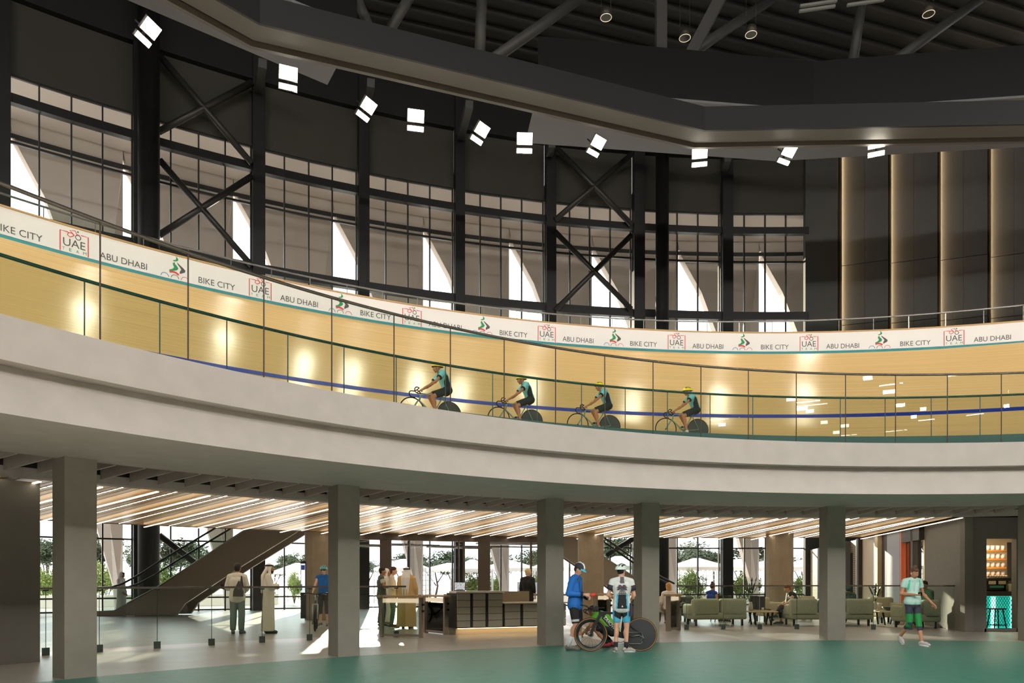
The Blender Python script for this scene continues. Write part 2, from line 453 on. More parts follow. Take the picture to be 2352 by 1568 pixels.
def lettering(txt, w):
    v, f, tw, th = text_mesh(txt, 0.16 / 0.72 * 1.0)
    s = w / tw
    return [(p.x * s - w / 2, p.y) for p in v], f
BC = lettering('BIKE CITY', 0.92); AD = lettering('ABU DHABI', 1.05)
for px in (45, 498, 861, 1177, 1476, 1779, 2105): on_board(BC[0], BC[1], px, 9.10, 'lettering', M_lt, bd)
for px in (285, 686, 1020, 1325, 1624, 1936, 2284): on_board(AD[0], AD[1], px, 9.10, 'lettering', M_lt, bd)
def band(pts, w, closed=False):
    """outline of a stroke of width w along 2-D points"""
    v = []; f = []; n = len(pts)
    for i in range(n):
        a = Vector(pts[i - 1] if (i or closed) else pts[i]); b = Vector(pts[(i + 1) % n] if (i < n - 1 or closed) else pts[i])
        t = (b - a); t = t.normalized() if t.length else Vector((1, 0)); q = Vector((-t.y, t.x)) * w / 2
        p = Vector(pts[i]); v += [p + q, p - q]
    for i in range(n if closed else n - 1):
        j = (i + 1) % n; f.append((2 * i, 2 * i + 1, 2 * j + 1, 2 * j))
    return v, f
def ring2(cx, cy, r, n=20, a0=0, a1=360): return [(cx + r * math.cos(R_(a0 + (a1 - a0) * i / (n - 1))), cy + r * math.sin(R_(a0 + (a1 - a0) * i / (n - 1)))) for i in range(n)]
def joinart(*ar):
    V, Fc = [], []
    for v, f in ar:
        o = len(V); V += [tuple(p) for p in v]; Fc += [tuple(i + o for i in q) for q in f]
    return V, Fc
def textart(t, w, x, y, h=None):
    v, f, tw, th = text_mesh(t, 1.0); s = w / tw; sy = (h / th) if h else s
    return [(p.x * s + x - w / 2, p.y * sy + y) for p in v], f
uae_red = joinart(band([(-0.13, 0.47), (-0.29, 0.47), (-0.29, 0.0)], 0.022), band([(0.14, 0.47), (0.29, 0.47), (0.29, 0.0)], 0.022), band([(0.0, 0.44), (-0.03, 0.40), (-0.09, 0.365), (-0.14, 0.40), (-0.12, 0.46), (-0.06, 0.47), (0.0, 0.43), (-0.09, 0.52), (0.02, 0.54), (0.05, 0.47), (0.11, 0.46)], 0.02))
uae_gry = joinart(textart('UAE', 0.46, 0, 0.14, 0.18), band(ring2(0.08, 0.40, 0.055, 18), 0.018, True))
uae_grn = joinart(textart('T', 0.05, -0.22, 0.03, 0.07), textart('E', 0.05, -0.08, 0.03, 0.07), textart('A', 0.06, 0.07, 0.03, 0.07), textart('M', 0.07, 0.22, 0.03, 0.07), (ring2(0.075, 0.53, 0.022, 12)[:-1], [tuple(range(11))]))
for px in (172, 597, 944, 1253, 1552, 1858, 2195):
    o = on_board(*uae_red, px, 9.04, 'team_logo', M_rd, bd); o['label'] = 'red frame with rider line drawing'
    for nm, ar, mt in (('logo_letters', uae_gry, M_lt), ('logo_caption', uae_grn, M_gn)):
        c = on_board(*ar, px, 9.04, nm, mt, bd); c.parent = o
def shape(pts): return [tuple(p) for p in pts], [tuple(range(len(pts)))]
def ribbon(cs, ws): 
    v = []; f = []
    for i, (p, w) in enumerate(zip(cs, ws)):
        v += [(p[0] - w / 2, p[1]), (p[0] + w / 2, p[1])]
        if i: f.append((2 * i - 2, 2 * i - 1, 2 * i + 1, 2 * i))
    return v, f
fl_grn = joinart(ribbon([(0.02, 0.60), (0.05, 0.55), (0.05, 0.51), (0.0, 0.48), (-0.03, 0.46)], [0.005, 0.04, 0.06, 0.10, 0.01]),
                 ribbon([(0.0, 0.44), (-0.03, 0.41), (0.0, 0.36), (0.03, 0.31), (0.0, 0.26), (-0.08, 0.22), (-0.12, 0.19)], [0.01, 0.05, 0.09, 0.10, 0.12, 0.12, 0.02]))
fl_gry = ribbon([(0.05, 0.45), (0.09, 0.40), (0.16, 0.34), (0.20, 0.29), (0.18, 0.24), (0.12, 0.18)], [0.005, 0.05, 0.08, 0.10, 0.12, 0.02])
fl_red = band([(-0.13, 0.17), (-0.06, 0.19), (0.02, 0.18), (0.09, 0.14)], 0.05)
for px in (402, 780, 1105, 1407, 1704, 2022):
    o = on_board(*fl_gry, px, 9.03, 'flame_logo', M_lt, bd)
    for nm, ar, mt in (('green_flame', fl_grn, M_gn), ('red_wave', fl_red, M_rd), ('blue_hoop', band(ring2(-0.24, 0.03, 0.09, 14, 0, 180), 0.014), M_lb),
                       ('grey_hoop', band(ring2(0.0, 0.03, 0.09, 14, 0, 180), 0.014), M_lt), ('pink_hoop', band(ring2(0.24, 0.03, 0.09, 14, 0, 180), 0.014), M_pk)):
        c = on_board(*ar, px, 9.03, nm, mt, bd); c.parent = o
# outer guard rail behind the board
M_thin = mat('guard_rail_steel', (120, 116, 108), 0.3, metal=0.9)
gr = empty('guard_rail', pol(R_(-20), 27.4, 8.6), 0, 'thin steel guard rail with glass behind the advertising board', 'rail')
m = MB(); m.sweep([(27.38, 10.55), (27.42, 10.55), (27.42, 10.59), (27.38, 10.59)], TH0, TH1, 140); part(m, 'handrail', M_thin, gr)
m = MB(); m.sweep([(27.4, 8.6), (27.4, 10.54)], TH0, TH1, 140, closed=False); part(m, 'glass_pane', glass('guard_glass', (0.9, 0.93, 0.9), 0.6), gr)
for i in range(40):
    th = R_(-62 + i * 2.4); m = MB(); m.box(pol(th, 27.4, 9.57), (0.02, 0.02, 1.94), rz=-th); part(m, 'post', M_thin, gr)
m = MB(); m.sweep([(25.95, 8.5), (33.5, 8.5), (33.5, 8.7), (25.95, 8.7)], TH0, TH1, 100); struct(m.build('floor_concourse', mat('concourse', (120, 115, 106), 0.7)))
# ================================================================ window wall
bays = [((20, 305), [90, 164, 235.5]), ((365, 578), [392, 456, 517]), ((605, 820), [653, 709, 763]), ((844, 1041), [885.6, 936.6, 987]),
        ((1063, 1249), [1102.6, 1150, 1198]), ((1272, 1450), [1308, 1354, 1401]), ((1475, 1653), [1508, 1555, 1602.5]), ((1677, 1852), [1709, 1757, 1804.5])]
def wth(px): return ring_th(px, RW, CW)
def wbox(m, th, R, z0, z1, w, dpt, mi=0): m.box(pol(th, R, (z0 + z1) / 2, CW), (w, dpt, z1 - z0), rz=-th, mi=mi)
def wbeam(m, ta, tb, R, z0, z1, dpt, n=4):
    m.sweep([(R - dpt / 2, z0), (R + dpt / 2, z0), (R + dpt / 2, z1), (R - dpt / 2, z1)], ta, tb, n, C=CW)
for i, ((xa, xb), mul) in enumerate(bays):
    ta, tb = wth(xa if xa != 365 else 330), wth(xb)
    w = struct(empty('window_%d' % (i + 1), pol((ta + tb) / 2, RW, 0, CW)))
    m = MB(); m.sweep([(RW + 0.02, 0.05), (RW + 0.02, 21.5)], ta, tb, 4, C=CW, closed=False); part(m, 'pane', M_glassw, w)
    for x in mul + [xb - 2]:
        m = MB(); wbox(m, wth(x), RW, 0.0, 21.52, 0.06, 0.14); part(m, 'mullion', M_fr, w)
    for z in (0.06, 0.62, 3.15, 6.4, 9.6, 12.7, 18.85, 21.48):
        m = MB(); h = 0.035 if z not in (18.85,) else 0.05; wbeam(m, ta, tb, RW + 0.01, z - h, z + h, 0.10); part(m, 'transom', M_fr, w)
    for z, h in ((15.78, 0.21), (20.42, 0.18)):
        m = MB(); wbeam(m, ta, tb, RW - 0.25, z - h, z + h, 0.3); part(m, 'rail_beam', M_dark, w)
    m = MB(); wbeam(m, ta, tb, RW - 0.02, 21.52, 24.43, 0.12); struct(m.build('wall_infill', M_wallp))
    m = MB(); wbeam(m, ta, tb, RW - 0.15, 24.43, 27.1, 0.5); struct(m.build('wall_head', M_dark))
# columns of the window wall
for xa, xb in ((-14, 20), (306, 335), (578, 605), (820, 844), (1041, 1063), (1249, 1272), (1450, 1475), (1653, 1677)):
    th = wth((xa + xb) / 2); d = ring_pt((xa + xb) / 2, RW - 0.3, CW).y
    m = MB(); m.box(pol(th, RW - 0.3, 13.4, CW), ((xb - xa) * d / F, 0.5, 26.8), rz=-th); struct(local(m.build('facade_column', M_dark)))
for px, w, R in ((342, 46, RW - 1.5), (1521, 30, RW - 1.5)):
    p = ring_pt(px, R, CW); m = MB(); m.lathe([(w * p.y / F / 2, 0), (w * p.y / F / 2, 26.8)], (p.x, p.y, 0), 28); struct(local(m.build('round_column', M_dark)))
# diagonal cross braces
M_brace = mat('brace_steel', (48, 46, 43), 0.4)
def brace(ends, lbl):
    pts = [(at_d(a[0], a[1], ring_pt(a[0], RW - 0.62, CW).y), at_d(b[0], b[1], ring_pt(b[0], RW - 0.62, CW).y)) for a, b in ends]
    root = empty('cross_brace', (pts[0][0] + pts[0][1]) / 2, 0, lbl, 'brace', None)
    for a, b in pts:
        m = MB(); m.tube([a, b], 0.14, 12); part(m, 'diagonal', M_brace, root)
brace([((367, 128), (578, 375)), ((365, 302), (578, 190))], 'dark steel cross brace high in the bay beside the round column')
brace([((367, 368), (578, 610)), ((365, 540), (578, 405))], 'dark steel cross brace at mid height beside the round column')
brace([((365, 1228), (470, 1310))], 'dark diagonal steel brace seen above the escalator side panel')
brace([((1278, 340), (1450, 515)), ((1275, 505), (1450, 355))], 'dark steel cross brace high in the window bay beside the slim round column')
brace([((1275, 532), (1450, 710)), ((1275, 712), (1450, 540))], 'dark steel cross brace over the windows beside the slim round column')
brace([((1392, 1275), (1462, 1232))], 'dark diagonal steel brace above the head of the white-helmeted cyclist')
# ================================================================ outer skin of piers with tapering openings
RS = RW + 3.4
rights = [-210, 20, 282, 535, 763, 971.6, 1169, 1359, 1556, 1742.5, 1930, 2120]
thr = [ring_th(x, RS, CW) for x in rights]
prof_w = [(0.0, .07), (1.2, .09), (3.85, .24), (8, .33), (12, .41), (15.9, .50), (18.5, .70), (20.7, .96), (21.6, 1.0)]
for k in range(1, len(thr)):
    dt = thr[k] - thr[k - 1]; m = MB(); rows = []
    for z, w in prof_w:
        tl = thr[k] - dt * w; fold = thr[k] - dt * min(w * 0.5, max(0.0, 0.26 * (20.7 - z) / 12 + 0.01)); bump = min(1, max(0, (20.9 - z) / 8)) * 0.35
        rows.append([pol(tl, RS, z, CW), pol(fold, RS - bump, z, CW), pol(thr[k], RS - 0.05, z, CW), pol(thr[k], RS + 0.6, z, CW), pol(tl, RS + 0.6, z, CW)])
    for r in rows: m.v += [tuple(p) for p in r]
    for i in range(len(rows) - 1):
        for j in range(5):
            j2 = (j + 1) % 5; m.f.append((i * 5 + j, (i + 1) * 5 + j, (i + 1) * 5 + j2, i * 5 + j2)); m.m.append(0); m.sm.append(False)
    struct(m.build('wall_outer_pier', M_skin))
m = MB(); m.sweep([(RW + 0.1, 21.55), (RS + 2.2, 21.55), (RS + 2.2, 22.4), (RW + 0.1, 22.4)], wth(-260), wth(2200), 40, C=CW); struct(m.build('ceiling_eaves', mat('eaves', (190, 178, 167), 0.7)))
m = MB(); m.sweep([(RS - 0.12, 19.9 + 0.75), (RS - 0.05, 20.65), (RS - 0.05, 20.85), (RS - 0.12, 20.85)], wth(-200), wth(2000), 40, C=CW); struct(m.build('trim_4', M_dark))
# ================================================================ remaining enclosure of the hall
A = pol(wth(-14), RW - 0.3, 0, CW)
hall = [A, Vector((-24, 24, 0)), Vector((-30, 6, 0)), Vector((-26, -18, 0)), Vector((-6, -34, 0)), Vector((24, -34, 0)), Vector((42, -14, 0)), Vector((44, 20, 0)), Vector((36, 37.5, 0))]
M_hw = mat('hall_wall', (84, 80, 74), 0.8)
for i, nm in enumerate(['wall_left', 'wall_left', 'wall_left', 'wall_back', 'wall_back', 'wall_back', 'wall_right', 'wall_right']):
    a, b = hall[i], hall[i + 1]; d = (b - a).normalized(); nrm = Vector((-d.y, d.x, 0))
    m = MB(); m.prism([a, b, b - nrm * 0.3 * -1, a - nrm * 0.3 * -1], (0, 0, 27.1)); struct(m.build(nm, M_hw))
m = MB()
foot = [pol(wth(x), RW + .2, 0, CW) for x in range(-14, 1860, 60)] + hall[:0:-1]
m.prism([Vector((p.x, p.y, 26.9)) for p in foot], (0, 0, .3)); struct(m.build('ceiling_roof', M_deck))
m = MB()
dirv = Vector((0.953, 0.302, 0)); nv = Vector((-0.302, 0.953, 0))
for k in range(-46, 40):
    c = Vector((6, 22, 26.75)) + nv * 0.9 * k
    if c.y < -12: continue
    ok = [q * .5 for q in range(-100, 101) if inside(((c + dirv * q * .5).x, (c + dirv * q * .5).y), [(p.x, p.y) for p in foot])]
    if ok: m.box(c + dirv * (ok[0] + ok[-1]) / 2, (ok[-1] - ok[0], 0.10, 0.2), rz=math.atan2(dirv.y, dirv.x))
struct(m.build('trim_5', M_purlin))
# ---------------------------------------------------------------- dark panel wall with warm light coves
M_pan = mat('dark_wall_panel', (72, 71, 68), 0.75, noise=0.04, nscale=2)
M_fin = mat('cove_fin', (112, 92, 70), 0.6)
coves = [1930, 2043, 2156, 2271, 2388]
def wp(px, off=0.0):
    x0, d0, x1, d1 = 1853, 40.3, 2272, 39.0
    d = d0 + (d1 - d0) * (px - x0) / (x1 - x0) + off
    return Vector(((px - 1176) / F * d, d, 0))
m = MB(); a, b = wp(1850), wp(1924); m.prism([a, b, b + Vector((0, .3, 0)), a + Vector((0, .3, 0))], (0, 0, 27)); struct(m.build('wall_plain', M_pan))
for i in range(len(coves) - 1):
    a, b = wp(coves[i] + 3, 0.40), wp(coves[i + 1] - 3, -0.05)
    root = struct(empty('wall_panel', (a + b) / 2))
    for z0, z1 in ((0, 15.3), (15.33, 18.55), (18.58, 25)):
        mid = a.lerp(b, 0.5)
        for q0, q1 in ((a, a.lerp(b, 0.497)), (a.lerp(b, 0.503), b)):
            m = MB(); m.prism([q0 + Vector((0, 0, z0)), q1 + Vector((0, 0, z0)), q1 + Vector((0, .25, z0)), q0 + Vector((0, .25, z0))], (0, 0, z1 - z0)); part(m, 'panel', M_pan, root)
    c = wp(coves[i], 0.12); m = MB(); m.box(c + Vector((-0.02, 0.1, 16.5)), (0.07, 0.55, 17)); part(m, 'cove_fin', M_fin, root)
    lt = empty('wall_light', wp(coves[i] + 1, -0.1) + Vector((0, 0, 8)), 0, 'warm vertical light line glowing in a gap of the dark panel wall', 'wall light', 'warm cove lights of the panel wall')
    m = MB(); m.box(wp(coves[i] + 2.0, 0.30) + Vector((0, 0, 16.5)), (0.03, 0.05, 17)); part(m, 'light_strip', mat('cove_led', (255, 222, 172), 0.5, emit=50), lt)
m = MB(); a, b = wp(1850, 0.7), wp(2560, 0.7); m.prism([a, b, b + Vector((0, .3, 0)), a + Vector((0, .3, 0))], (0, 0, 27)); struct(m.build('wall_backing', M_dark))
# ================================================================ roof steel, catwalk ring, bulkheads
def P2(px, py, z): return at_z(px, py, z)
ZR = 16.0
v1, v2 = at_z(575, 108, ZR), at_z(1590, 340, ZR)
v0 = v1 + (at_z(380, 2, ZR) - v1) * 5; v3 = v2 + (at_z(2352, 326, ZR) - v2) * 2.2
pth = [v0, v1, v2, v3]
def offs(path, o):
    out = []
    for i, p in enumerate(path):
        ns = []
        for a, b in ((i - 1, i), (i, i + 1)):
            if a >= 0 and b < len(path):
                d = (path[b] - path[a]).normalized(); ns.append(Vector((d.y, -d.x, 0)))
        n = sum(ns, Vector()) / len(ns); n = n / (n.length ** 2)
        out.append(p + n * o)
    return out
def strip_beam(m, o0, o1, z0, z1, mi=0):
    a, b = offs(pth, o0), offs(pth, o1)
    for i in range(len(pth) - 1):
        q = [a[i], a[i + 1], b[i + 1], b[i]]; m.prism([Vector((p.x, p.y, z0)) for p in q], (0, 0, z1 - z0), mi)
cat = empty('catwalk_ring', (v1 + v2) / 2, 0, 'faceted dark grey steel catwalk ring hanging under the roof', 'catwalk')
m = MB(); strip_beam(m, 0.0, 0.12, 15.95, 16.35); part(m, 'outer_lip', M_ring, cat)
m = MB(); strip_beam(m, 0.12, 0.30, 16.12, 16.35); part(m, 'shadow_gap', M_ringd, cat)
m = MB(); strip_beam(m, 0.30, 0.95, 16.0, 16.30); part(m, 'underside_tray', M_ring, cat)
m = MB(); strip_beam(m, 0.95, 1.02, 15.98, 16.75); part(m, 'inner_face', M_ringd, cat)
# grey reflectors and the black bulkheads standing on them
def reflector(near, far, z, hb, lbl, lbl2):
    n = [at_z(*p, z) for p in near]; f = [at_z(*p, z) for p in far]
    m = MB(); m.prism(n + f[::-1], (0, 0, 0.08)); o = m.build('grey_reflector', M_soffp); tag(local(o), lbl, 'ceiling panel')
    root = empty('black_bulkhead', sum(n, Vector()) / len(n), 0, lbl2, 'bulkhead')
    for a, b in zip(n, n[1:]):
        d = (b - a).normalized(); q = Vector((-d.y, d.x, 0)) * 0.15
        up = Vector((0, 0, .085)); m = MB(); m.prism([a + up, b + up, b + q + up, a + q + up], (0, 0, hb)); part(m, 'face_panel', M_bulk, root)
reflector([(1237, 205), (1870, 257), (2700, 200)], [(1207, 328), (1780, 370), (2700, 318)], 18.3, 1.75, 'wide grey ceiling reflector panel behind the catwalk ring', 'long black faceted bulkhead hanging over the wide reflector')
reflector([(480, -70), (660, 0), (820, 65)], [(60, -85), (292, 0), (752, 195)], 18.3, 2.6, 'grey ceiling reflector panel with a slanted end near the roof truss', 'short black bulkhead over the slanted reflector panel')
# trusses and beams
M_truss = mat('truss_pipe', (60, 59, 57), 0.55)
t1 = empty('roof_truss', at_z(1100, 158, 20), 0, 'dark pipe roof truss with open diagonals above the catwalk ring', 'truss')
ch = [at_z(640, 40, 20.0), at_z(870, 110, 20.0), at_z(1100, 160, 20.0), at_z(1240, 190, 20.0)]
m = MB(); m.tube(ch + [ch[-1] + (ch[-1] - ch[0]) * 0.9], 0.19, 4); part(m, 'bottom_chord', M_truss, t1)
for (a, da), (b, db) in ((((868, 108), 25.8), ((805, -40), 25.8)), (((872, 108), 25.8), ((955, -30), 25.6)), (((1101, 158), 27.1), ((1108, -40), 26.6)), (((1103, 156), 27.1), ((1390, -45), 29.5))):
    m = MB(); m.tube([at_d(*a, da), at_d(*b, db)], 0.17 if a[0] < 1000 else 0.2, 12); part(m, 'diagonal', M_truss, t1)
t2 = empty('roof_truss', at_z(1960, 140, 21), 0, 'dim pipe roof truss above the long black bulkhead', 'truss')
for (a, da), (b, db) in ((((1560, 140), 29), ((1800, -20), 33)), (((1958, 150), 31), ((1985, -30), 31)), (((2040, 150), 30), ((2290, -30), 33)), (((1450, 120), 31), ((2352, 190), 31))):
    m = MB(); m.tube([at_d(*a, da), at_d(*b, db)], 0.2, 12); part(m, 'diagonal', M_truss, t2)
for pa, pb, w, lb in (((1518, 135), (1518, -30), 0.40, 'upright dark steel beam joining the bulkhead to the roof'), ((1578, 140), (1668, -30), 0.42, 'sloping dark steel beam beside the upright roof beam')):
    a, b = at_d(*pa, 27.5), at_d(*pb, 27.5); m = MB(); m.tube([a, b], w * 0.68, 4); tag(local(m.build('steel_strut', M_truss)), lb, 'beam')
# struts from the window wall columns up to the ring
for i, (pa, da, pb, db) in enumerate((((592, 215), 34.5, (603, 145), 31), ((842, 240), 36, (852, 190), 33), ((1057, 320), 38, (1078, 240), 33), ((1262, 352), 38.6, (1268, 330), 37), ((1664, 385), 39.6, (1672, 362), 38))):
    a, b = at_d(*pa, da), at_d(*pb, db); m = MB(); m.tube([a, b], 0.24, 4); tag(local(m.build('roof_bracket', M_truss)), 'short sloping steel bracket rising from the window wall to the roof', 'bracket', 'brackets at the heads of the window columns')
# high-bay lamps hanging from the roof
M_lampb = mat('lamp_body', (70, 66, 58), 0.45, metal=0.4); M_lampr = mat('lamp_rim', (255, 240, 210), 0.4, emit=0.5)
for px, py in ((1392, 33), (1573, 80), (1725, 72), (2133, 25)):
    c = at_d(px, py, 29)
    root = empty('highbay_pendant', c - Vector((0, 0, .15)), 0, 'small round high-bay lamp hanging from the roof on thin wires', 'pendant lamp', 'round high-bay lamps under the roof')
    m = MB(); m.lathe([(0.18, -.12), (0.21, -.12), (0.21, .14), (0.16, .2)], c, 20); part(m, 'lamp_body', M_lampb, root)
    m = MB(); m.tube([c + Vector((.215 * math.cos(a * .314), .215 * math.sin(a * .314), -.13)) for a in range(20)], 0.012, 6, closed=True); part(m, 'light_rim', M_lampr, root)
    m = MB()
    for s in (-1, 1): m.tube([c + Vector((s * .19, 0, .14)), c + Vector((s * .19, 0, 2.2))], 0.008, 5)
    part(m, 'wire', M_lampb, root)
for (a, b, lb) in (((1838, 14), (1922, 2), 'unlit grey linear lamp hanging under the dark roof'), ((1836, 26), (1918, 14), 'unlit slim grey linear lamp slightly below its twin under the roof'), ((1946, 12), (2030, 0), 'unlit grey linear lamp hanging at the roof beside the twin pair')):
    p, q = at_d(*a, 27), at_d(*b, 27); m = MB(); m.tube([p, q], 0.06, 4); tag(local(m.build('linear_roof_lamp', mat('lamp_grey', (120, 122, 116), 0.5))), lb, 'lamp')
# ================================================================ floodlights
M_flood = mat('flood_emitter', (255, 244, 224), 0.4, emit=78.0)
M_housing = mat('flood_housing', (110, 108, 104), 0.4, metal=0.5)
M_flood2 = mat('far_fill_emitter', (255, 251, 246), 0.4, emit=560.0); M_flood3 = mat('far_fill_down', (255, 251, 246), 0.4, emit=1500.0); PR = ([None], [None], [None])  # far emitters boosted as fill for fascia and floor
def floodlight(c, yaw, pitch, lbl, roll=0.0, scale=1.0, proto=None):
    """two emitter panels on one bracket facing down"""
    proto = PR[0 if scale < 1 else (1 if scale == 1.0 else 2)]
    if proto[0] is None:
        root = empty('hanging_floodlight')
        for y, h in ((-0.17, 0.48), (0.28, 0.22)):
            b = MB(); b.rbox((0, y, 0.05), (0.70, h, 0.10), 0.02); o = b.build('housing', M_housing, root)
            e = MB(); e.box((0, y, -0.004), (0.64, h - 0.05, 0.012)); e.build('emitter_panel', M_flood2 if scale == 1.0 else (M_flood if scale < 1 else M_flood3), o)
        b = MB(); b.box((0, 0, 0.14), (0.08, 0.8, 0.08)); b.box((0, 0, 0.45), (0.05, 0.05, 0.6)); b.build('bracket', M_dark, root)
        proto[0] = root; r = root
    else: r = copy_tree(proto[0])
    r.location = c; r.rotation_euler = Euler((pitch, roll, yaw)); r.scale = (scale,) * 3
    tag(r, lbl, 'floodlight', 'floodlights round the bend')
    return r
fl = [((340, 75), 'diamond'), ((662, 180), 'flat'), ((842, 252), 'diamond'), ((955, 277), 'flat'), ((1103, 307), 'diamond'), ((1205, 329), 'flat'), ((1370, 336), 'diamond'), ((1607, 361), 'flat'), ((1808, 356), 'diamond'), ((2013, 337), 'flat')]
flbl = ['floodlight pair glowing in front of the broad round column, tilted like a diamond', 'floodlight pair glowing beside the corner of the slanted grey reflector', 'tilted floodlight pair over the head of the window column with the bracket',
        'upright floodlight pair over the dark infill, next to the tilted pair', 'tilted floodlight pair below the catwalk ring before the wide reflector', 'upright floodlight pair against the slanted end of the wide reflector',
        'tilted floodlight pair in front of the X-braced dark infill bay', 'upright floodlight pair over the slim round column bay', 'tilted floodlight pair over the last window bay', 'thin sliver of a floodlight half hidden by the catwalk ring over the dark panel wall']
for (p, k), lb in zip(fl, flbl):
    c = at_z(*p, 16.0); base = math.atan2(c.x - 0, c.y)
    r = floodlight(c, -base + (R_(48) if k == 'diamond' else R_(4)), R_(-62 if k == 'flat' else -44), lb, scale=0.78)
SKIP = (2, 3, 4)
# unseen floodlights added round the far hall, higher and stronger, to light the ring beam
for k in range(26):
    if k in SKIP: continue
    th = R_(62 + k * 9.0); c = pol(th, 27.5, 21.0)
    floodlight(c, -th, R_(-62 if k % 2 else -24), 'unseen floodlight pair added in the far hall to light the ring beam', scale=1.0 if k % 2 else 1.001)
# lamps over the far infield, seen in the front glass only as small reflections
def mirrored(px, py, z=13.0, R=15.78):
    p = ring_pt(px, R); p.z = EYE + (HY - py) / F * p.y
    n = Vector((C0[0] - p.x, C0[1] - p.y, 0)).normalized(); v = (p - Vector((0, 0, EYE))).normalized(); r = v - n * 2 * v.dot(n)
    return p + r * ((z - p.z) / r.z)
M_fl3 = mat('infield_lamp', (255, 250, 240), 0.4, emit=45.0)
for px, py in ((1993, 868), (2037, 900), (1847, 938), (2071, 930), (2120, 939), (2099, 957), (2306, 863), (2308, 900), (2311, 932)):
    c = mirrored(px, py); root = empty('infield_pendant', c, math.atan2(c.y - 14, c.x - 7) + math.pi / 2, 'small square lamp over the infield, mirrored in the front glass', 'pendant lamp', 'square lamps over the infield')
    m = MB(); m.box((0, 0, 0), (.26, .10, .22)); m.build('emitter', M_fl3, root)
    m = MB(); m.box((0, -.08, 0), (.30, .08, .26)); m.box((0, -.08, 6.5), (.03, .03, 12.8)); m.build('housing', M_dark, root)
for a, b in (((2020, 886), (2074, 879)), ((1830, 925), (1884, 919)), ((2174, 864), (2230, 857)), ((2109, 966), (2147, 962)), ((2220, 954), (2260, 949))):
    p, q = mirrored(*a), mirrored(*b); c = (p + q) / 2; root = empty('linear_pendant', c, 0, 'slim linear lamp over the infield, mirrored in the front glass', 'pendant lamp', 'linear lamps over the infield')
    m = MB(); m.tube([p, q], .035, 6); part(m, 'emitter', M_fl3, root)
    m = MB(); m.tube([p + Vector((0, 0, .06)), q + Vector((0, 0, .06))], .04, 4); m.box(c + Vector((0, 0, 6.9)), (.03, .03, 13.6)); part(m, 'housing', M_dark, root)
# ================================================================ lower floor: railing, escalators, gates, desk
RG = 21.9
M_lg = glass('lobby_glass', (0.76, 0.85, 0.79), 0.9)
M_shoe = mat('glass_shoe', (54, 70, 60), 0.5)
def lobby_rail(px0, px1, posts, lbl, zt=1.22):
    t0, t1 = ring_th(px0, RG), ring_th(px1, RG)
    root = empty('lobby_railing', pol((t0 + t1) / 2, RG, 0), 0, lbl, 'railing')
    ts = sorted([t0] + [ring_th(p, RG) for p in posts] + [t1])
    for a, b in zip(ts, ts[1:]):
        m = MB(); m.sweep([(RG, 0.06), (RG, zt - 0.02)], a + .0003, b - .0003, 6, closed=False, smooth=True); part(m, 'glass_pane', M_lg, root)
    for p in posts:
        th = ring_th(p, RG); m = MB(); m.box(pol(th, RG, 0.07), (0.11, 0.07, 0.14), rz=-th); m.box(pol(th, RG, zt - 0.04), (0.09, 0.05, 0.03), rz=-th); m.box(pol(th, RG, 0.62), (0.008, 0.016, 1.1), rz=-th); part(m, 'post', M_shoe, root)
    m = MB(); m.sweep([(RG - .025, zt - .02), (RG + .025, zt - .02), (RG + .025, zt + .02), (RG - .025, zt + .02)], t0, t1, 40); part(m, 'handrail', M_dsteel, root)
lobby_rail(30, 932, [105, 228, 361, 486, 602, 711, 815, 910], 'long curved glass railing on dark shoes by the man with the shoulder bag')
lobby_rail(1553, 2200, [1577, 1661, 1745, 1830, 1920, 2006, 2090], 'long curved glass railing on dark shoes before the green sofas')

# dark wall panel at the rim of the court with a door edge
a, b = at_z(92, 1519, 0), at_z(-60, 1531, 0)
d = (b - a).normalized(); nn = Vector((-d.y, d.x, 0)); nn = nn if nn.y > 0 else -nn
M_dw = mat('lobby_dark_wall', (108, 104, 94), 0.7, noise=0.04, nscale=4)
m = MB(); m.prism([a, b, b + nn * 2.4, a + nn * 2.4], (0, 0, 3.0)); struct(local(m.build('wall_left', M_dw)))
p = at_z(5, 1524, 0) - nn * 0.02; m = MB(); m.box(p + Vector((0, 0, 1.2)), (0.04, 0.03, 2.4), rz=math.atan2(d.y, d.x)); struct(m.build('trim_6', mat('door_edge', (170, 158, 140), 0.5)))

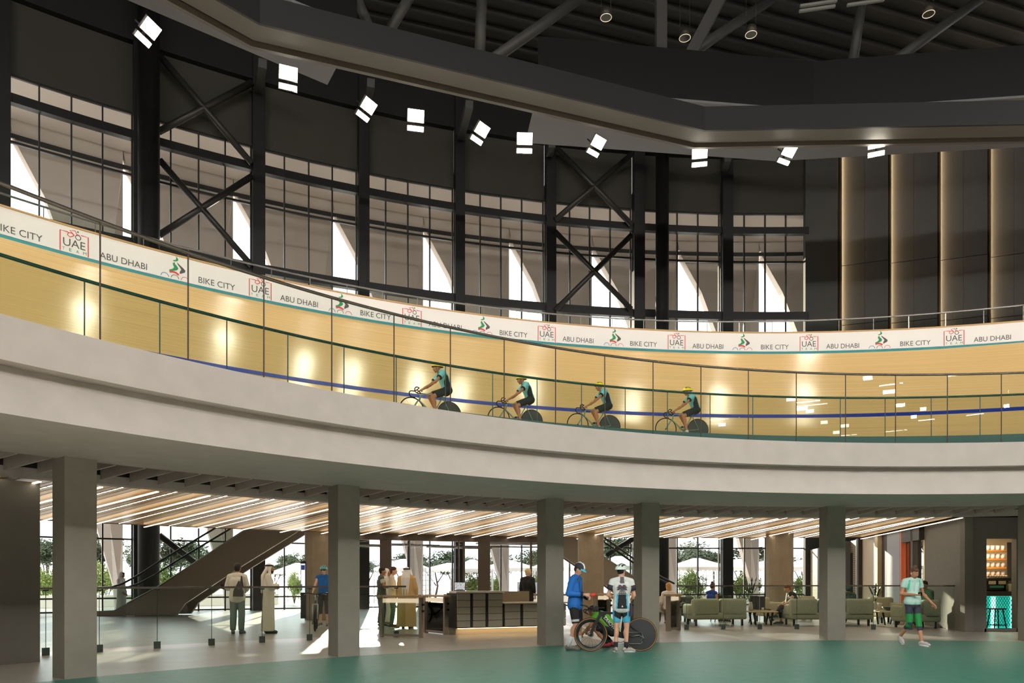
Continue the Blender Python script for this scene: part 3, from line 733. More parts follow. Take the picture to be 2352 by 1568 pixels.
# ---------------------------------------------------------------- escalators
M_esc = mat('escalator_panel', (132, 122, 108), 0.5); M_escd = mat('escalator_rail', (40, 38, 36), 0.4)
M_eg = glass('escalator_glass', (0.72, 0.78, 0.74), 0.8)
def escalator(poly, rail, glasspoly, edge, d, wd, lbl):
    root = empty('escalator', at_d(poly[0][0], 1410, d), 0, lbl, 'escalator'); root.location.z = 0
    m = MB(); pts = [at_d(*p, d) for p in poly]; m.prism(pts, (0, 0.14, 0)); part(m, 'side_panel', M_esc, root)
    m = MB(); m.prism([p + Vector((0, wd, 0)) for p in pts], (0, 0.14, 0)); part(m, 'side_panel', M_esc, root)
    for off in (0.05, wd + 0.05):
        m = MB(); m.tube([at_d(*p, d) + Vector((0, off, 0)) for p in rail], 0.04, 8); part(m, 'handrail', M_escd, root)
        m = MB(); g = [at_d(*p, d) + Vector((0, off, 0)) for p in glasspoly]; m.add(g, [tuple(range(len(g)))]); part(m, 'glass_pane', M_eg, root)
    e = [at_d(*p, d) for p in edge]; m = MB(); m.tube([q + Vector((0, -0.01, 0)) for q in e], 0.03, 6); part(m, 'edge_trim', M_steel, root)
    # steps between the side panels
    m = MB(); e0, e1 = e[0], e[-1]; n = 26
    for i in range(n):
        q = e0.lerp(e1, (i + .5) / n) - Vector((0, 0, 0.28)); m.box(q + Vector((0, wd / 2 + .07, 0)), (abs(e1.x - e0.x) / n, wd - .16, 0.22))
    part(m, 'step_tread', M_escd, root)
    return root
escalator([(222, 1403), (262, 1401), (292, 1385), (365, 1346), (565, 1215), (600, 1193), (720, 1193), (677, 1224), (551, 1302), (424, 1386), (405, 1412), (222, 1415)],
          [(225, 1349), (255, 1348), (280, 1340), (321, 1318), (365, 1289), (493, 1212), (540, 1184)],
          [(235, 1403), (262, 1401), (292, 1385), (365, 1346), (565, 1215), (600, 1193), (530, 1190), (493, 1212), (365, 1289), (321, 1318), (280, 1340), (240, 1349)],
          [(292, 1385), (365, 1346), (565, 1215), (600, 1193)], 28.5, 1.25, 'brown clad escalator rising behind the man with the shoulder bag')
escalator([(1215, 1193), (1262, 1193), (1330, 1241), (1392, 1282), (1458, 1325), (1500, 1352), (1545, 1404), (1545, 1418), (1500, 1418), (1327, 1300), (1296, 1279), (1180, 1200)],
          [(1300, 1180), (1392, 1237), (1458, 1284), (1520, 1325), (1550, 1340)],
          [(1310, 1188), (1392, 1238), (1458, 1286), (1520, 1326), (1545, 1345), (1545, 1400), (1500, 1352), (1458, 1325), (1392, 1282), (1330, 1241), (1270, 1198)],
          [(1262, 1193), (1330, 1241), (1392, 1282), (1458, 1325), (1500, 1352)], 30.0, 1.25, 'brown clad escalator descending behind the blue-jacketed cyclist')

# ---------------------------------------------------------------- oval concrete columns
for (x0, x1, dd, lb) in ((692, 770, 25.5, 'rounded beige concrete column behind the blue-vested cyclist'), (1330, 1391, 26.0, 'rounded beige concrete column behind the blue-jacketed cyclist'), (1772, 1833, 26.2, 'rounded concrete column with a sunlit side behind the seated man')):
    w = (x1 - x0) * dd / F; c = at_d((x0 + x1) / 2, 1334, dd); m = MB(); r = w * 0.32; prof = []
    for cx, a0 in ((w / 2 - r, -90), (-w / 2 + r, 90)):
        for k in range(9):
            a = R_(a0 + 180 * k / 8); prof.append((c.x + cx + r * math.cos(a), c.y + 0.5 + r * math.sin(a) * 1.3))
    m.prism([Vector((x, y, 0)) for x, y in prof], (0, 0, 3.055)); tag(local(m.build('concrete_pier', M_oval)), lb, 'pier', 'rounded piers')
# screen totem at the first oval column
c = at_d(697, 1334, 24.4); root = empty('display_totem', (c.x, c.y, 0), 0, 'slim standing display with a bright screen against the rounded column', 'screen')
z0, z1 = at_d(0, 1420, 24.4).z, at_d(0, 1289, 24.4).z
M_scr = mat('screen_glow', (226, 232, 244), 0.3, emit=1.0); M_scr2 = mat('screen_blue', (40, 60, 120), 0.3, emit=0.5)
m = MB(); m.box(c * 1 + Vector((0, 0, (z0 + z1) / 2 - EYE)), (0.17, 0.08, z1 - z0)); part(m, 'body', M_black, root)
m = MB(); m.box((c.x, c.y - .045, 1.45), (0.13, 0.01, .95)); s = part(m, 'screen', M_scr, root)
m = MB(); m.box((c.x, c.y - .053, 1.80), (0.12, 0.006, .16)); m.box((c.x - .045, c.y - .053, 1.15), (0.03, 0.006, .2)); q = part(m, 'screen_picture', M_scr2, root); q.parent = s

# ---------------------------------------------------------------- shop front posts behind the desk
M_sf = mat('shopfront_bronze', (74, 62, 52), 0.5)
RSH = 30.3
sf = empty('glass_shopfront', ring_pt(1000, RSH), 0, 'glass shop front with wide bronze posts behind the reception desk', 'shop front')
for x0, x1 in ((873, 899), (939, 942), (1052, 1055), (1063, 1068), (1098, 1126), (1217, 1222)):
    a = ring_pt((x0 + x1) / 2, RSH); w = (x1 - x0) * a.y / F; m = MB(); m.box(a + Vector((0, 0, 1.46)), (w, 0.16, 2.92)); part(m, 'post', M_sf, sf)
m = MB(); m.sweep([(RSH, 0.02), (RSH, 2.92)], ring_th(795, RSH), ring_th(1232, RSH), 8, closed=False); part(m, 'glass_pane', glass('shop_glass', (0.88, 0.9, 0.92), 1.0), sf)
m = MB(); m.sweep([(RSH - .1, 2.82), (RSH + .1, 2.82), (RSH + .1, 3.05), (RSH - .1, 3.05)], ring_th(795, RSH), ring_th(1235, RSH), 12); part(m, 'head_beam', M_sf, sf)
# ceiling light bars of the shop
for px, py, ln in ((840, 1253, 1.4), (915, 1250, 1.2), (965, 1252, 1.6), (1030, 1256, 1.8), (1085, 1258, 1.6), (1165, 1248, 2.6)):
    c = at_d(px, py, 32.0); m = MB(); m.box(c, (ln * .35, ln, .07), rz=R_(-62)); tag(local(m.build('hanging_light_bar', mat('bar_grey', (130, 128, 124), 0.5))), 'grey hanging light bar seen through the glass shop front', 'lamp', 'light bars in the shop')

# ---------------------------------------------------------------- turnstile gates
M_gp = mat('gate_post', (140, 130, 116), 0.35, metal=0.5); M_gt = mat('gate_top', (190, 164, 128), 0.45)
M_gg = glass('gate_glass', (0.80, 0.88, 0.82), 1.1, 0.02)
def gate(xa, xb, ya, yb, yt, lbl):
    a, b = at_z(xa, ya, 0), at_z(xb, yb, 0); c = (a + b) / 2; root = empty('turnstile', c, 0, lbl, 'turnstile')
    h = EYE + (HY - yt) / F * a.y; d = (b - a); L = d.length; rz = math.atan2(d.y, d.x); u = d.normalized()
    for q, n in ((a, 'post'), (b, 'post')):
        m = MB(); m.box(q + Vector((0, 0, h / 2)), (0.07, 0.12, h), rz=rz); part(m, n, M_gp, root)
    m = MB(); m.box(c + Vector((0, 0, h + .02)), (L + .16, 0.2, 0.05), rz=rz); part(m, 'top_slab', M_gt, root)
    m = MB(); m.box(c + Vector((0, 0, h - .08)), (L - .05, 0.05, 0.10), rz=rz); part(m, 'light_bar', mat('gate_light', (240, 222, 190), 0.4, emit=0.6), root)
    m = MB(); m.box(c + Vector((0, 0, h * .45)), (L - .09, 0.012, h * .78), rz=rz); part(m, 'glass_pane', M_gg, root)
    m = MB(); m.box(c + Vector((0, 0, 0.05)), (L, 0.08, 0.06), rz=rz); part(m, 'base_rail', M_gp, root)
    for z in (h * .82, h * .66): m = MB(); m.box(b + Vector((0.05, -.03, z)), (0.05, 0.07, 0.05), rz=rz); part(m, 'hinge', M_black, root)
gate(877, 967, 1462, 1464, 1371, 'wide glass turnstile at the end of the railing with sparkling reflections')
gate(978, 1024, 1452, 1457, 1369, 'middle glass turnstile between the wide one and the reception desk')
gate(1029, 1070, 1446, 1451, 1367, 'glass turnstile standing close against the reception desk')
gate(1535, 1558, 1449, 1446, 1368, 'narrow turnstile beside the glass railing of the lounge')
gate(1368, 1398, 1440, 1438, 1366, 'turnstile behind the handlebar of the racing bike')
gate(1442, 1452, 1440, 1436, 1366, 'turnstile seen past the arm of the white-helmeted cyclist')

# ---------------------------------------------------------------- reception desk
M_dk = mat('desk_grey', (150, 144, 128), 0.5); M_dkg = mat('desk_gap', (34, 32, 30), 0.6); M_dtop = mat('desk_top', (206, 198, 184), 0.35)
RD = 21.55
desk = empty('reception_desk', ring_pt(1140, RD), 0, 'curved grey panelled reception desk with a glowing plinth', 'desk')
def seg(m, x0, x1, z0, z1, R0, R1, n=6): m.sweep([(R0, z0), (R1, z0), (R1, z1), (R0, z1)], ring_th(x0, RD), ring_th(x1, RD), n)
m = MB(); seg(m, 1050, 1156, 0.17, 1.05, RD + .06, RD + .75); seg(m, 1156, 1300, 0.17, 0.76, RD + .06, RD + .75); part(m, 'carcass', M_dkg, desk)
xs_hi = [(1051, 1080), (1087, 1115), (1122, 1154)]; xs_lo = [(1160, 1195), (1202, 1234), (1240, 1270), (1276, 1300)]
for (x0, x1), zt in [(x, 1.04) for x in xs_hi] + [(x, 0.76) for x in xs_lo]:
    z = 0.19; h = 0.15; nrow = int(round((zt - 0.19) / 0.165))
    for r in range(nrow):
        hh = (zt - 0.19) / nrow; m = MB(); seg(m, x0, x1, 0.19 + hh * r + .006, 0.19 + hh * (r + 1) - .006, RD, RD + .06, 3); part(m, 'panel', M_dk, desk)
m = MB(); seg(m, 1046, 1157, 1.05, 1.10, RD - .06, RD + .45, 10); part(m, 'worktop', M_dtop, desk)
m = MB(); seg(m, 1157, 1304, 0.77, 0.80, RD - .06, RD + .8, 10); part(m, 'worktop', M_dtop, desk)
m = MB(); seg(m, 1054, 1300, 0.0, 0.17, RD + .22, RD + .7, 10); part(m, 'plinth', mat('plinth', (170, 160, 140), 0.5), desk)
m = MB(); seg(m, 1056, 1300, 0.155, 0.168, RD + .10, RD + .16, 10); part(m, 'plinth_light', M_ledw, desk)
m = MB(); seg(m, 1157, 1240, 0.80, 1.08, RD + .78, RD + .84, 6); part(m, 'back_panel', mat('desk_back', (150, 136, 112), 0.6), desk)
# monitors
M_pic = bpy.data.materials.new('screen_crowd'); M_pic.use_nodes = True; nt = M_pic.node_tree; b = nt.nodes['Principled BSDF']
vz = nt.nodes.new('ShaderNodeTexVoronoi'); vz.inputs['Scale'].default_value = 70; tc = nt.nodes.new('ShaderNodeTexCoord'); nt.links.new(tc.outputs['Object'], vz.inputs['Vector'])
hs = nt.nodes.new('ShaderNodeHueSaturation'); hs.inputs['Saturation'].default_value = 0.8; nt.links.new(vz.outputs['Color'], hs.inputs['Color'])
nt.links.new(hs.outputs['Color'], b.inputs['Emission Color']); b.inputs['Emission Strength'].default_value = 0.9; b.inputs['Base Color'].default_value = (0.02, 0.02, 0.02, 1)
def monitor(px, py, d, zdesk, yaw, lbl, w=0.32, h=0.24):
    c = at_d(px, py, d); root = empty('monitor', (c.x, c.y, zdesk), yaw, lbl, 'monitor'); cz = c.z - zdesk
    m = MB(); m.rbox((0, 0.02, cz), (w, 0.03, h), 0.01); m.build('housing', M_black, root)
    m = MB(); m.box((0, 0.003, cz), (w - .025, 0.004, h - .025)); m.build('screen', M_pic, root)
    m = MB(); m.box((0, 0.05, cz / 2), (0.05, 0.03, cz)); m.box((0, .05, .008), (.2, .14, .016)); m.build('stand', M_black, root)
monitor(1056, 1346, 20.9, 1.10, R_(6), 'small colourful monitor on the high end of the reception desk')
monitor(1202, 1350, 22.2, 0.80, R_(20), 'monitor mostly hidden behind the blonde receptionist', 0.36, 0.36)
monitor(1243, 1350, 22.0, 0.80, R_(-10), 'monitor beside the arm of the blonde receptionist', 0.44, 0.36)

# ---------------------------------------------------------------- lounge furniture
M_sofa = mat('sofa_green', (160, 162, 138), 0.85, noise=0.08, nscale=14); M_sofa2 = mat('sofa_beige', (176, 164, 136), 0.85, noise=0.06, nscale=14)
M_leg = mat('black_leg', (24, 24, 22), 0.5)
def sofa(x0, x1, d, lbl, name='sofa', rz=0.0, mt=None, grp='lounge sofas', hback=0.82, dep=0.85, nback=2):
    """rz = 0: back towards the viewer"""
    mt = mt or M_sofa
    w = (x1 - x0) * d / F; c = at_d((x0 + x1) / 2, 1334, d)
    root = empty(name, (c.x, c.y + dep / 2, 0), rz, lbl, 'sofa' if name == 'sofa' else 'armchair', grp)
    m = MB(); m.rbox((0, 0, .30), (w - .04, dep, .22), .05); m.build('base', mt, root)
    bw = (w - .02) / nback
    for i in range(nback):
        m = MB(); m.rbox((-w / 2 + bw * (i + .5) + .01, -dep / 2 + .12, (.26 + hback) / 2), (bw - .012, .24, hback - .26), .08, seg=4); m.build('backrest', mt, root)
    for s in (-1, 1):
        m = MB(); m.rbox((s * (w / 2 - .09), .05, .47), (.18, dep - .1, .36), .07, seg=4); m.build('armrest', mt, root)
    cw = (w - .38) / nback
    for i in range(nback):
        m = MB(); m.rbox((-w / 2 + .19 + cw * (i + .5), .10, .46), (cw - .01, dep - .28, .14), .05, seg=4); m.build('seat_cushion', mt, root)
    for sx in (-1, 1):
        for sy in (-1, 1):
            m = MB(); m.box((sx * (w / 2 - .14), sy * (dep / 2 - .1), .095), (.055, .055, .19)); m.build('leg', M_leg, root)
    return root
sofa(1584, 1717, 22.35, 'green two-seat sofa with a half sunlit back behind the railing', rz=R_(8))
sofa(1816, 2009, 22.3, 'long green sofa right behind the square pier and the railing', nback=3)
sofa(2078, 2164, 20.95, 'green sofa against the dark wall beyond the walking woman')
sofa(2018, 2078, 23.7, 'beige armchair facing the railing behind the low table with the bowl', 'armchair', R_(180), M_sofa2, None, nback=1)
sofa(1752, 1800, 24.4, 'beige armchair turned sideways by the low table with the plant', 'armchair', R_(-70), M_sofa2, None, nback=1)
sofa(1838, 1875, 26.0, 'small sofa back peeking over the long green sofa', 'armchair', 0, M_sofa2, None, nback=1)
sofa(1565, 1607, 24.6, 'dark green armchair behind the narrow turnstile of the lounge', 'armchair', R_(180), mat('sofa_dark', (66, 74, 60), 0.85), None, nback=1)
def lounge_chair(px, d, rz, lbl, col=(46, 52, 44)):
    mt = mat('chair_%d' % col[0], col, 0.8); c = at_d(px, 1334, d); root = empty('lounge_chair', (c.x, c.y, 0), rz, lbl, 'chair')
    m = MB(); m.rbox((0, 0, .42), (.56, .56, .10), .04); m.build('seat', mt, root)
    m = MB(); prof = []
    for k in range(9):
        a = R_(180 + 180 * k / 8); prof.append((.33 * math.cos(a), .05 + .33 * math.sin(a)))
    for i in range(8):
        (x0, y0), (x1, y1) = prof[i], prof[i + 1]; L = math.hypot(x1 - x0, y1 - y0); m.rbox(((x0 + x1) / 2, (y0 + y1) / 2, .66), (L + .02, .07, .44), .03, rz=math.atan2(y1 - y0, x1 - x0), seg=2)
    m.build('backrest', mt, root)
    for sx in (-1, 1):
        for sy in (-1, 1):
            m = MB(); m.tube([(sx * .2, sy * .2, .38), (sx * .26, sy * .26, 0)], [.02, .014], 8); m.build('leg', M_leg, root)
lounge_chair(1655, 24.6, 0, 'dark round-backed lounge chair holding the woman in blue')
lounge_chair(1745, 23.6, R_(-90), 'dark angular lounge chair beside the low table with the plant', (30, 33, 30))
lounge_chair(1520, 23.4, 0, 'pale lounge chair of the blonde woman behind the pier', (206, 198, 184))
def low_table(x0, x1, d, lbl):
    w = (x1 - x0) * d / F; c = at_d((x0 + x1) / 2, 1334, d); h = .43
    root = empty('coffee_table', (c.x, c.y, 0), 0, lbl, 'table')
    m = MB(); m.rbox((0, 0, h - .02), (w, .6, .04), .015); m.build('tabletop', mat('table_wood', (206, 186, 150), 0.5), root)
    for s in (-1, 1):
        for sy in (-1, 1):
            m = MB(); m.tube([(s * (w / 2 - .14), sy * .2, h - .04), (s * (w / 2 - .2), sy * .22, 0)], [.035, .025], 6); m.build('leg', M_leg, root)
    return root, c, h
t, c, h = low_table(1716, 1780, 22.9, 'pale low table with the plant vase between the two green sofas')
def plant(p, lbl, s=1.0, cat='plant'):
    root = empty('potted_palm', p, 0, lbl, cat)
    m = MB(); m.lathe([(.05, 0), (.07, .08), (.06, .2), (.04, .26), (.05, .28)], (0, 0, 0), 16); m.build('vase', mat('vase', (190, 184, 170), 0.4), root)
    m = MB(); rnd = random.Random(3)
    for k in range(9):
        a = k * 2.4; lean = .10 + .14 * rnd.random(); hh = (.38 + .22 * rnd.random()) * s
        pts = [Vector((math.cos(a) * lean * u ** 1.6, math.sin(a) * lean * u ** 1.6, .24 + hh * u)) for u in (0, .3, .6, 1)]
        m.tube(pts, .006, 5)
        t = (pts[-1] - pts[-2]).normalized(); sd = t.cross(Vector((0, 0, 1))); sd = sd.normalized() if sd.length > .01 else Vector((1, 0, 0))
        for u0 in (0.35, 0.6, .85):
            b = pts[1].lerp(pts[3], u0); m.add([b, b + sd * .035 + t * .07, b + t * .19, b - sd * .035 + t * .07], [(0, 1, 2, 3)])
    m.build('foliage', mat('palm_leaf', (58, 78, 50), 0.6), root)
plant((c.x - .32, c.y, h), 'small palm in a pale vase on the low table between the sofas', 1.25)
def cup(p, lbl, col=(226, 222, 212), name='cup', cat='cup', s=1.0):
    m = MB(); m.lathe([(.028 * s, 0), (.04 * s, .05 * s), (.042 * s, .075 * s), (.036 * s, .072 * s), (.03 * s, .02 * s)], (0, 0, 0), 16); o = m.build(name, mat('cup_%d' % col[0], col, 0.4), loc=p); tag(o, lbl, cat); return o
cup((c.x + .02, c.y - .1, h + .03), 'small cup on the thin tray of the low table')
m = MB(); m.rbox((0, 0, .015), (.46, .28, .03), .008); tag(m.build('tray', mat('tray', (176, 160, 124), 0.5), loc=(c.x - .05, c.y - .08, h)), 'thin tan tray on the low table with the plant', 'tray')
t, c, h = low_table(2010, 2068, 23.0, 'pale low table with a dark bowl behind the square pier')
m = MB(); m.lathe([(.06, 0), (.15, .06), (.19, .12), (.17, .12), (.1, .04)], (0, 0, 0), 20); tag(m.build('bowl', mat('bowl_dark', (40, 58, 56), 0.4), loc=(c.x + .02, c.y, h)), 'wide dark bowl on the low table near the walking woman', 'bowl')
m = MB(); m.rbox((0, 0, .012), (.3, .2, .024), .004); tag(m.build('magazine', mat('mag', (200, 186, 150), 0.6), loc=(c.x - .25, c.y, h)), 'flat pale magazine beside the dark bowl', 'magazine')
plant((c.x - .30, c.y + .18, h), 'thin sprig in a vase beside the dark bowl', .9)

# ---------------------------------------------------------------- side wall of the lobby with the cafe opening
K1, K2, K3 = at_z(2216, 1450.6, 0), at_z(2266, 1450.6, 0), at_z(2345, 1450.6, 0)
W0 = Vector((12.70, 22.8, 0)); W1 = Vector((14.05, 29.2, 0)); H3 = 3.05
def wallbox(a, b, z0, z1, th, name, mt, root=None):
    d = (b - a).normalized(); n = Vector((d.y, -d.x, 0)) * th
    m = MB(); m.prism([Vector((a.x, a.y, z0)), Vector((b.x, b.y, z0)), Vector((b.x, b.y, z0)) + n, Vector((a.x, a.y, z0)) + n], (0, 0, z1 - z0))
    return part(m, name, mt, root) if root else m.build(name, mt)
struct(wallbox(W0, K1, 0, H3, -.2, 'wall_right', M_dw)); struct(wallbox(K1, K2, 0, H3, -.2, 'wall_right', M_dw))
zt = at_d(2300, 1236, K2.y).z
struct(wallbox(K2, K2 + Vector((6, 0, 0)), zt, H3, -.2, 'wall_right', M_dw))
m = MB(); m.box((K2.x + .45, K2.y + .08, .045), (1.0, .16, .09)); struct(m.build('trim_7', M_dw))
struct(wallbox(K2 + Vector((.80, 0, 0)), K2 + Vector((6, 0, 0)), 0, zt, -.2, 'wall_right', M_dw))
m = MB(); m.box((14.9, 23.6, 1.5), (3.6, .1, 3.0)); struct(m.build('wall_cafe', mat('cafe_wall', (232, 216, 180), 0.7)))
m = MB(); m.box((14.6, 21.8, 3.0), (3.4, 3.5, .06)); struct(m.build('ceiling_cafe', M_dw))
# further along: door, panels, lattice, windows (placed along the wall from K-line to the facade)
def along(px):
    """point of the side wall line under a picture column"""
    t = (px - 1176) / F; d = (W1 - W0); s = (t * W0.y - W0.x) / (d.x - t * d.y); return W0 + d * s
M_gp2 = mat('grey_panel', (128, 128, 132), 0.5); M_bp = mat('beige_panel', (190, 170, 136), 0.7); M_dp = mat('dark_reveal', (52, 46, 40), 0.6); M_or = mat('orange_edge', (204, 96, 52), 0.5, emit=0.12)
def wseg(x0, x1, z0, z1, mt, name='wall_right', th=-.15): return struct(wallbox(along(x1), along(x0), z0, z1, th, name, mt))
wseg(2082, 2123, 2.62, H3, M_dp); wseg(2079, 2081, 0, H3, M_or, 'trim_8'); wseg(2103, 2108, 0, H3, M_dp, 'trim_9'); wseg(2048, 2078, 0, H3, M_gp2); wseg(2036, 2048, 0, H3, M_dp); wseg(2029, 2036, 0, H3, M_bp, th=-.3)
wseg(2014, 2029, 0, H3, M_gp2); wseg(1990, 2014, 0, H3, M_bp); wseg(1984, 1990, 0, H3, M_dp, th=-.3); wseg(1977, 1984, 0, H3, M_bp)
M_lat = bpy.data.materials.new('lattice'); M_lat.use_nodes = True; nt = M_lat.node_tree; b = nt.nodes['Principled BSDF']
ck = nt.nodes.new('ShaderNodeTexChecker'); ck.inputs['Color1'].default_value = (*lin((216, 192, 154)), 1); ck.inputs['Color2'].default_value = (*lin((54, 46, 42)), 1); ck.inputs['Scale'].default_value = 13
tc = nt.nodes.new('ShaderNodeTexCoord'); mp = nt.nodes.new('ShaderNodeMapping'); mp.inputs['Rotation'].default_value = (R_(45), 0, 0); mp.inputs['Scale'].default_value = (0.01, .8, 1.4); nt.links.new(tc.outputs['Object'], mp.inputs['Vector']); nt.links.new(mp.outputs['Vector'], ck.inputs['Vector']); nt.links.new(ck.outputs['Color'], b.inputs['Base Color'])
wseg(1968, 1977, 0, H3, M_lat); wseg(1938, 1968, 2.55, H3, M_lat); wseg(1962, 1968, 0, 2.55, M_dp); wseg(1938, 1942, 0, 2.55, M_dp, th=-.2); wseg(1896, 1938, 0, H3, M_gp2); wseg(1884, 1896, 0, H3, M_dp); wseg(1872, 1884, 0, H3, M_lat); wseg(1864, 1872, 0, H3, M_bp); wseg(1857, 1864, 0, H3, M_dp, th=-.3)
wy = struct(empty('window_10', (along(1962) + along(1942)) / 2)); wallbox(along(1962), along(1942), 0.05, 2.55, -.02, 'pane', M_glassw, wy); wseg(1942, 1962, 0, H3, M_gp2, th=-.9)
wz = struct(empty('window_9', (along(2120) + along(2084)) / 2)); wallbox(along(2122), along(2084), 0.05, 2.6, -.02, 'pane', M_glassw, wz)
# cafe interior
M_shelf = mat('orange_shelf', (206, 128, 52), 0.5); M_cupw = mat('cup_white', (244, 242, 238), 0.5)
cx0 = K2.x + .02
for i, py in enumerate((1265, 1284.5, 1304, 1323.5)):
    z = at_d(0, py, 22.6).z; m = MB(); m.box((15.0, 22.65, z), (2.2, .32, .05)); tag(local(m.build('wall_shelf', M_shelf)), ['topmost', 'second highest', 'third highest', 'lowest'][i] + ' orange wooden shelf of white tubs in the cafe', 'shelf', 'orange cafe shelves')
    for j, px in enumerate((2270.5, 2282, 2294, 2305.5)):
        q = at_d(px, py - 2, 22.6); m = MB(); m.lathe([(.055, 0), (.07, .14), (.066, .14), (.05, .01)], (0, 0, 0), 20); o = m.build('paper_tub', M_cupw, loc=(q.x, 22.65, z + .026)); tag(o, 'white paper tub on the %s orange cafe shelf' % ['topmost', 'second highest', 'third highest', 'lowest'][i], 'tub', 'white tubs on the %s shelf' % ['topmost', 'second', 'third', 'lowest'][i])
cm = MB(); q = at_d(2324, 1290, 22.4); cm.box((q.x, 22.42, 1.9), (.26, .03, 1.25)); cb = cm.build('chalkboard', mat('chalk', (44, 38, 32), 0.7)); tag(local(cb), 'dark chalkboard with pale hand-drawn letters in the cafe', 'chalkboard')
for t_, px, py, w_ in (('X', 2329, 1256, .10), ('OR', 2331, 1316, .16), ('S', 2328, 1275, .07), ('V', 2330, 1290, .09)):
    v, f, tw, th_ = text_mesh(t_, 1.0); s = w_ / tw; qq = at_d(px, py, 22.4); m = MB(); m.add([(qq.x + p.x * s - w_ / 2, 22.40, qq.z + p.y * s) for p in v], f); o = m.build('chalk_letter', mat('chalk_w', (206, 196, 168), 0.8))
    l = cb.location; o.data.transform(Matrix.Translation(-l)); o.parent = cb
bar = empty('cafe_bar', (13.3, 20.75, 0), 0, 'cafe bar with a turquoise glowing wire mesh front', 'bar')
zb = at_d(0, 1358, 20.55).z; zb0 = at_d(0, 1368, 20.55).z
m = MB(); m.box((13.95, 20.85, (zb + zb0) / 2), (2.3, .6, zb - zb0)); part(m, 'worktop', mat('bar_top', (52, 46, 40), 0.5), bar)
m = MB(); m.box((13.95, 20.70, zb0 / 2), (2.3, .03, zb0 - .02)); part(m, 'glow_panel', mat('turquoise', (40, 210, 190), 0.4, emit=0.62, ecol=(40, 214, 190), noise=0.5, nscale=6), bar)
m = MB(); x0, x1, z0, z1, y = K2.x + .15, K2.x + 1.55, .09, zb0 - .02, 20.52; st = .075
for s in (-1, 1):
    k = -26
    while k < 50:
        a = (x0 + k * st, z0) if s > 0 else (x0 + k * st, z1); L = (z1 - z0)
        pts = [(a[0] + L * .62 * u, a[1] + s * L * u) for u in (0, 1)]
        (ax, az), (bx, bz) = pts
        lo = max(0, (x0 - ax) / (bx - ax)); hi = min(1, (x1 - ax) / (bx - ax))
        if hi > lo: m.tube([(ax + (bx - ax) * lo, y, az + (bz - az) * lo), (ax + (bx - ax) * hi, y, az + (bz - az) * hi)], .006, 4)
        k += 1
part(m, 'wire_mesh', mat('mesh_green', (30, 84, 80), 0.4), bar)
for x in (13.47, 13.40, 13.95):
    m = MB(); m.box((x, 20.66, zb0 / 2), (.05, .02, zb0 - .05)); part(m, 'light_tube', mat('tube_white', (190, 255, 245), 0.4, emit=2.2), bar)
c = at_d(2289, 1334, 20.12); root = empty('bar_stool', (c.x, 20.12, 0), 0, 'black bar stool in front of the turquoise bar', 'stool')
m = MB(); m.rbox((0, 0, .60), (.34, .34, .035), .012); m.build('seat', M_black, root)
for sx in (-1, 1):
    for sy in (-1, 1): m = MB(); m.tube([(sx * .10, sy * .10, .59), (sx * .17, sy * .17, 0)], .016, 8); m.build('leg', M_black, root)
m = MB(); q = .145; m.tube([(-q, -q, .16), (q, -q, .16), (q, q, .16), (-q, q, .16)], .010, 6, closed=True); m.build('footrest', M_black, root)
c = at_d(2293, 1343, 20.9); root = empty('coffee_machine', (c.x - .05, 20.95, zb), 0, 'dark coffee machine with turquoise flank on the cafe bar', 'coffee machine')
M_cm = mat('machine_dark', (46, 44, 40), 0.35, metal=0.5)
m = MB(); m.rbox((0, .1, .10), (.62, .3, .2), .02); m.build('body', M_cm, root)
m = MB(); m.rbox((0, .0, .34), (.66, .4, .09), .02); m.build('top_tray', M_cm, root)
m = MB(); m.box((0, -.06, .13), (.4, .02, .06)); m.build('front_panel', mat('machine_teal', (60, 170, 150), 0.4), root)
for x in (-.28, 0, .28): m = MB(); m.tube([(x, -.08, .3), (x, -.08, .2)], .03, 10); m.build('spout', M_cm, root)
for i, px in enumerate((2270, 2276, 2282, 2288, 2294, 2300, 2306, 2312)):
    q = at_d(px, 1330, 20.95); cup((q.x, 20.95, zb + .386), 'pale cup upside on top of the coffee machine', (214, 204, 180), 'cup', 'cup', .85)['group'] = 'cups on the coffee machine'
q = at_d(2326, 1350, 20.8); m = MB(); m.lathe([(.032, 0), (.034, .13), (.014, .19), (.014, .24)], (0, 0, 0), 16); tag(m.build('bottle', mat('bottle_brown', (70, 42, 22), 0.3), loc=(q.x, 20.8, zb)), 'brown bottle on the bar beside the white cup', 'bottle')
q = at_d(2316, 1350, 20.8); m = MB(); m.lathe([(.036, 0), (.036, .15), (.012, .21), (.012, .26)], (0, 0, 0), 16); tag(m.build('bottle', mat('bottle_clear', (120, 116, 96), 0.2), loc=(q.x, 20.85, zb)), 'pale tall bottle between the coffee machine and the brown bottle', 'bottle')
q = at_d(2329, 1356, 20.7); cup((q.x, 20.7, zb), 'white paper cup at the edge of the cafe bar', (240, 238, 232), s=1.3)
la = bpy.data.lights.new('cafe_fill', 'AREA'); la.energy = 190; la.size = 1.2; la.color = (1, .82, .55); lo = bpy.data.objects.new('cafe_fill', la); COL.objects.link(lo); lo.location = (13.4, 21.6, 2.9); lo['kind'] = 'structure'  # added fill light without a fixture, brightens the cafe shelves and back wall
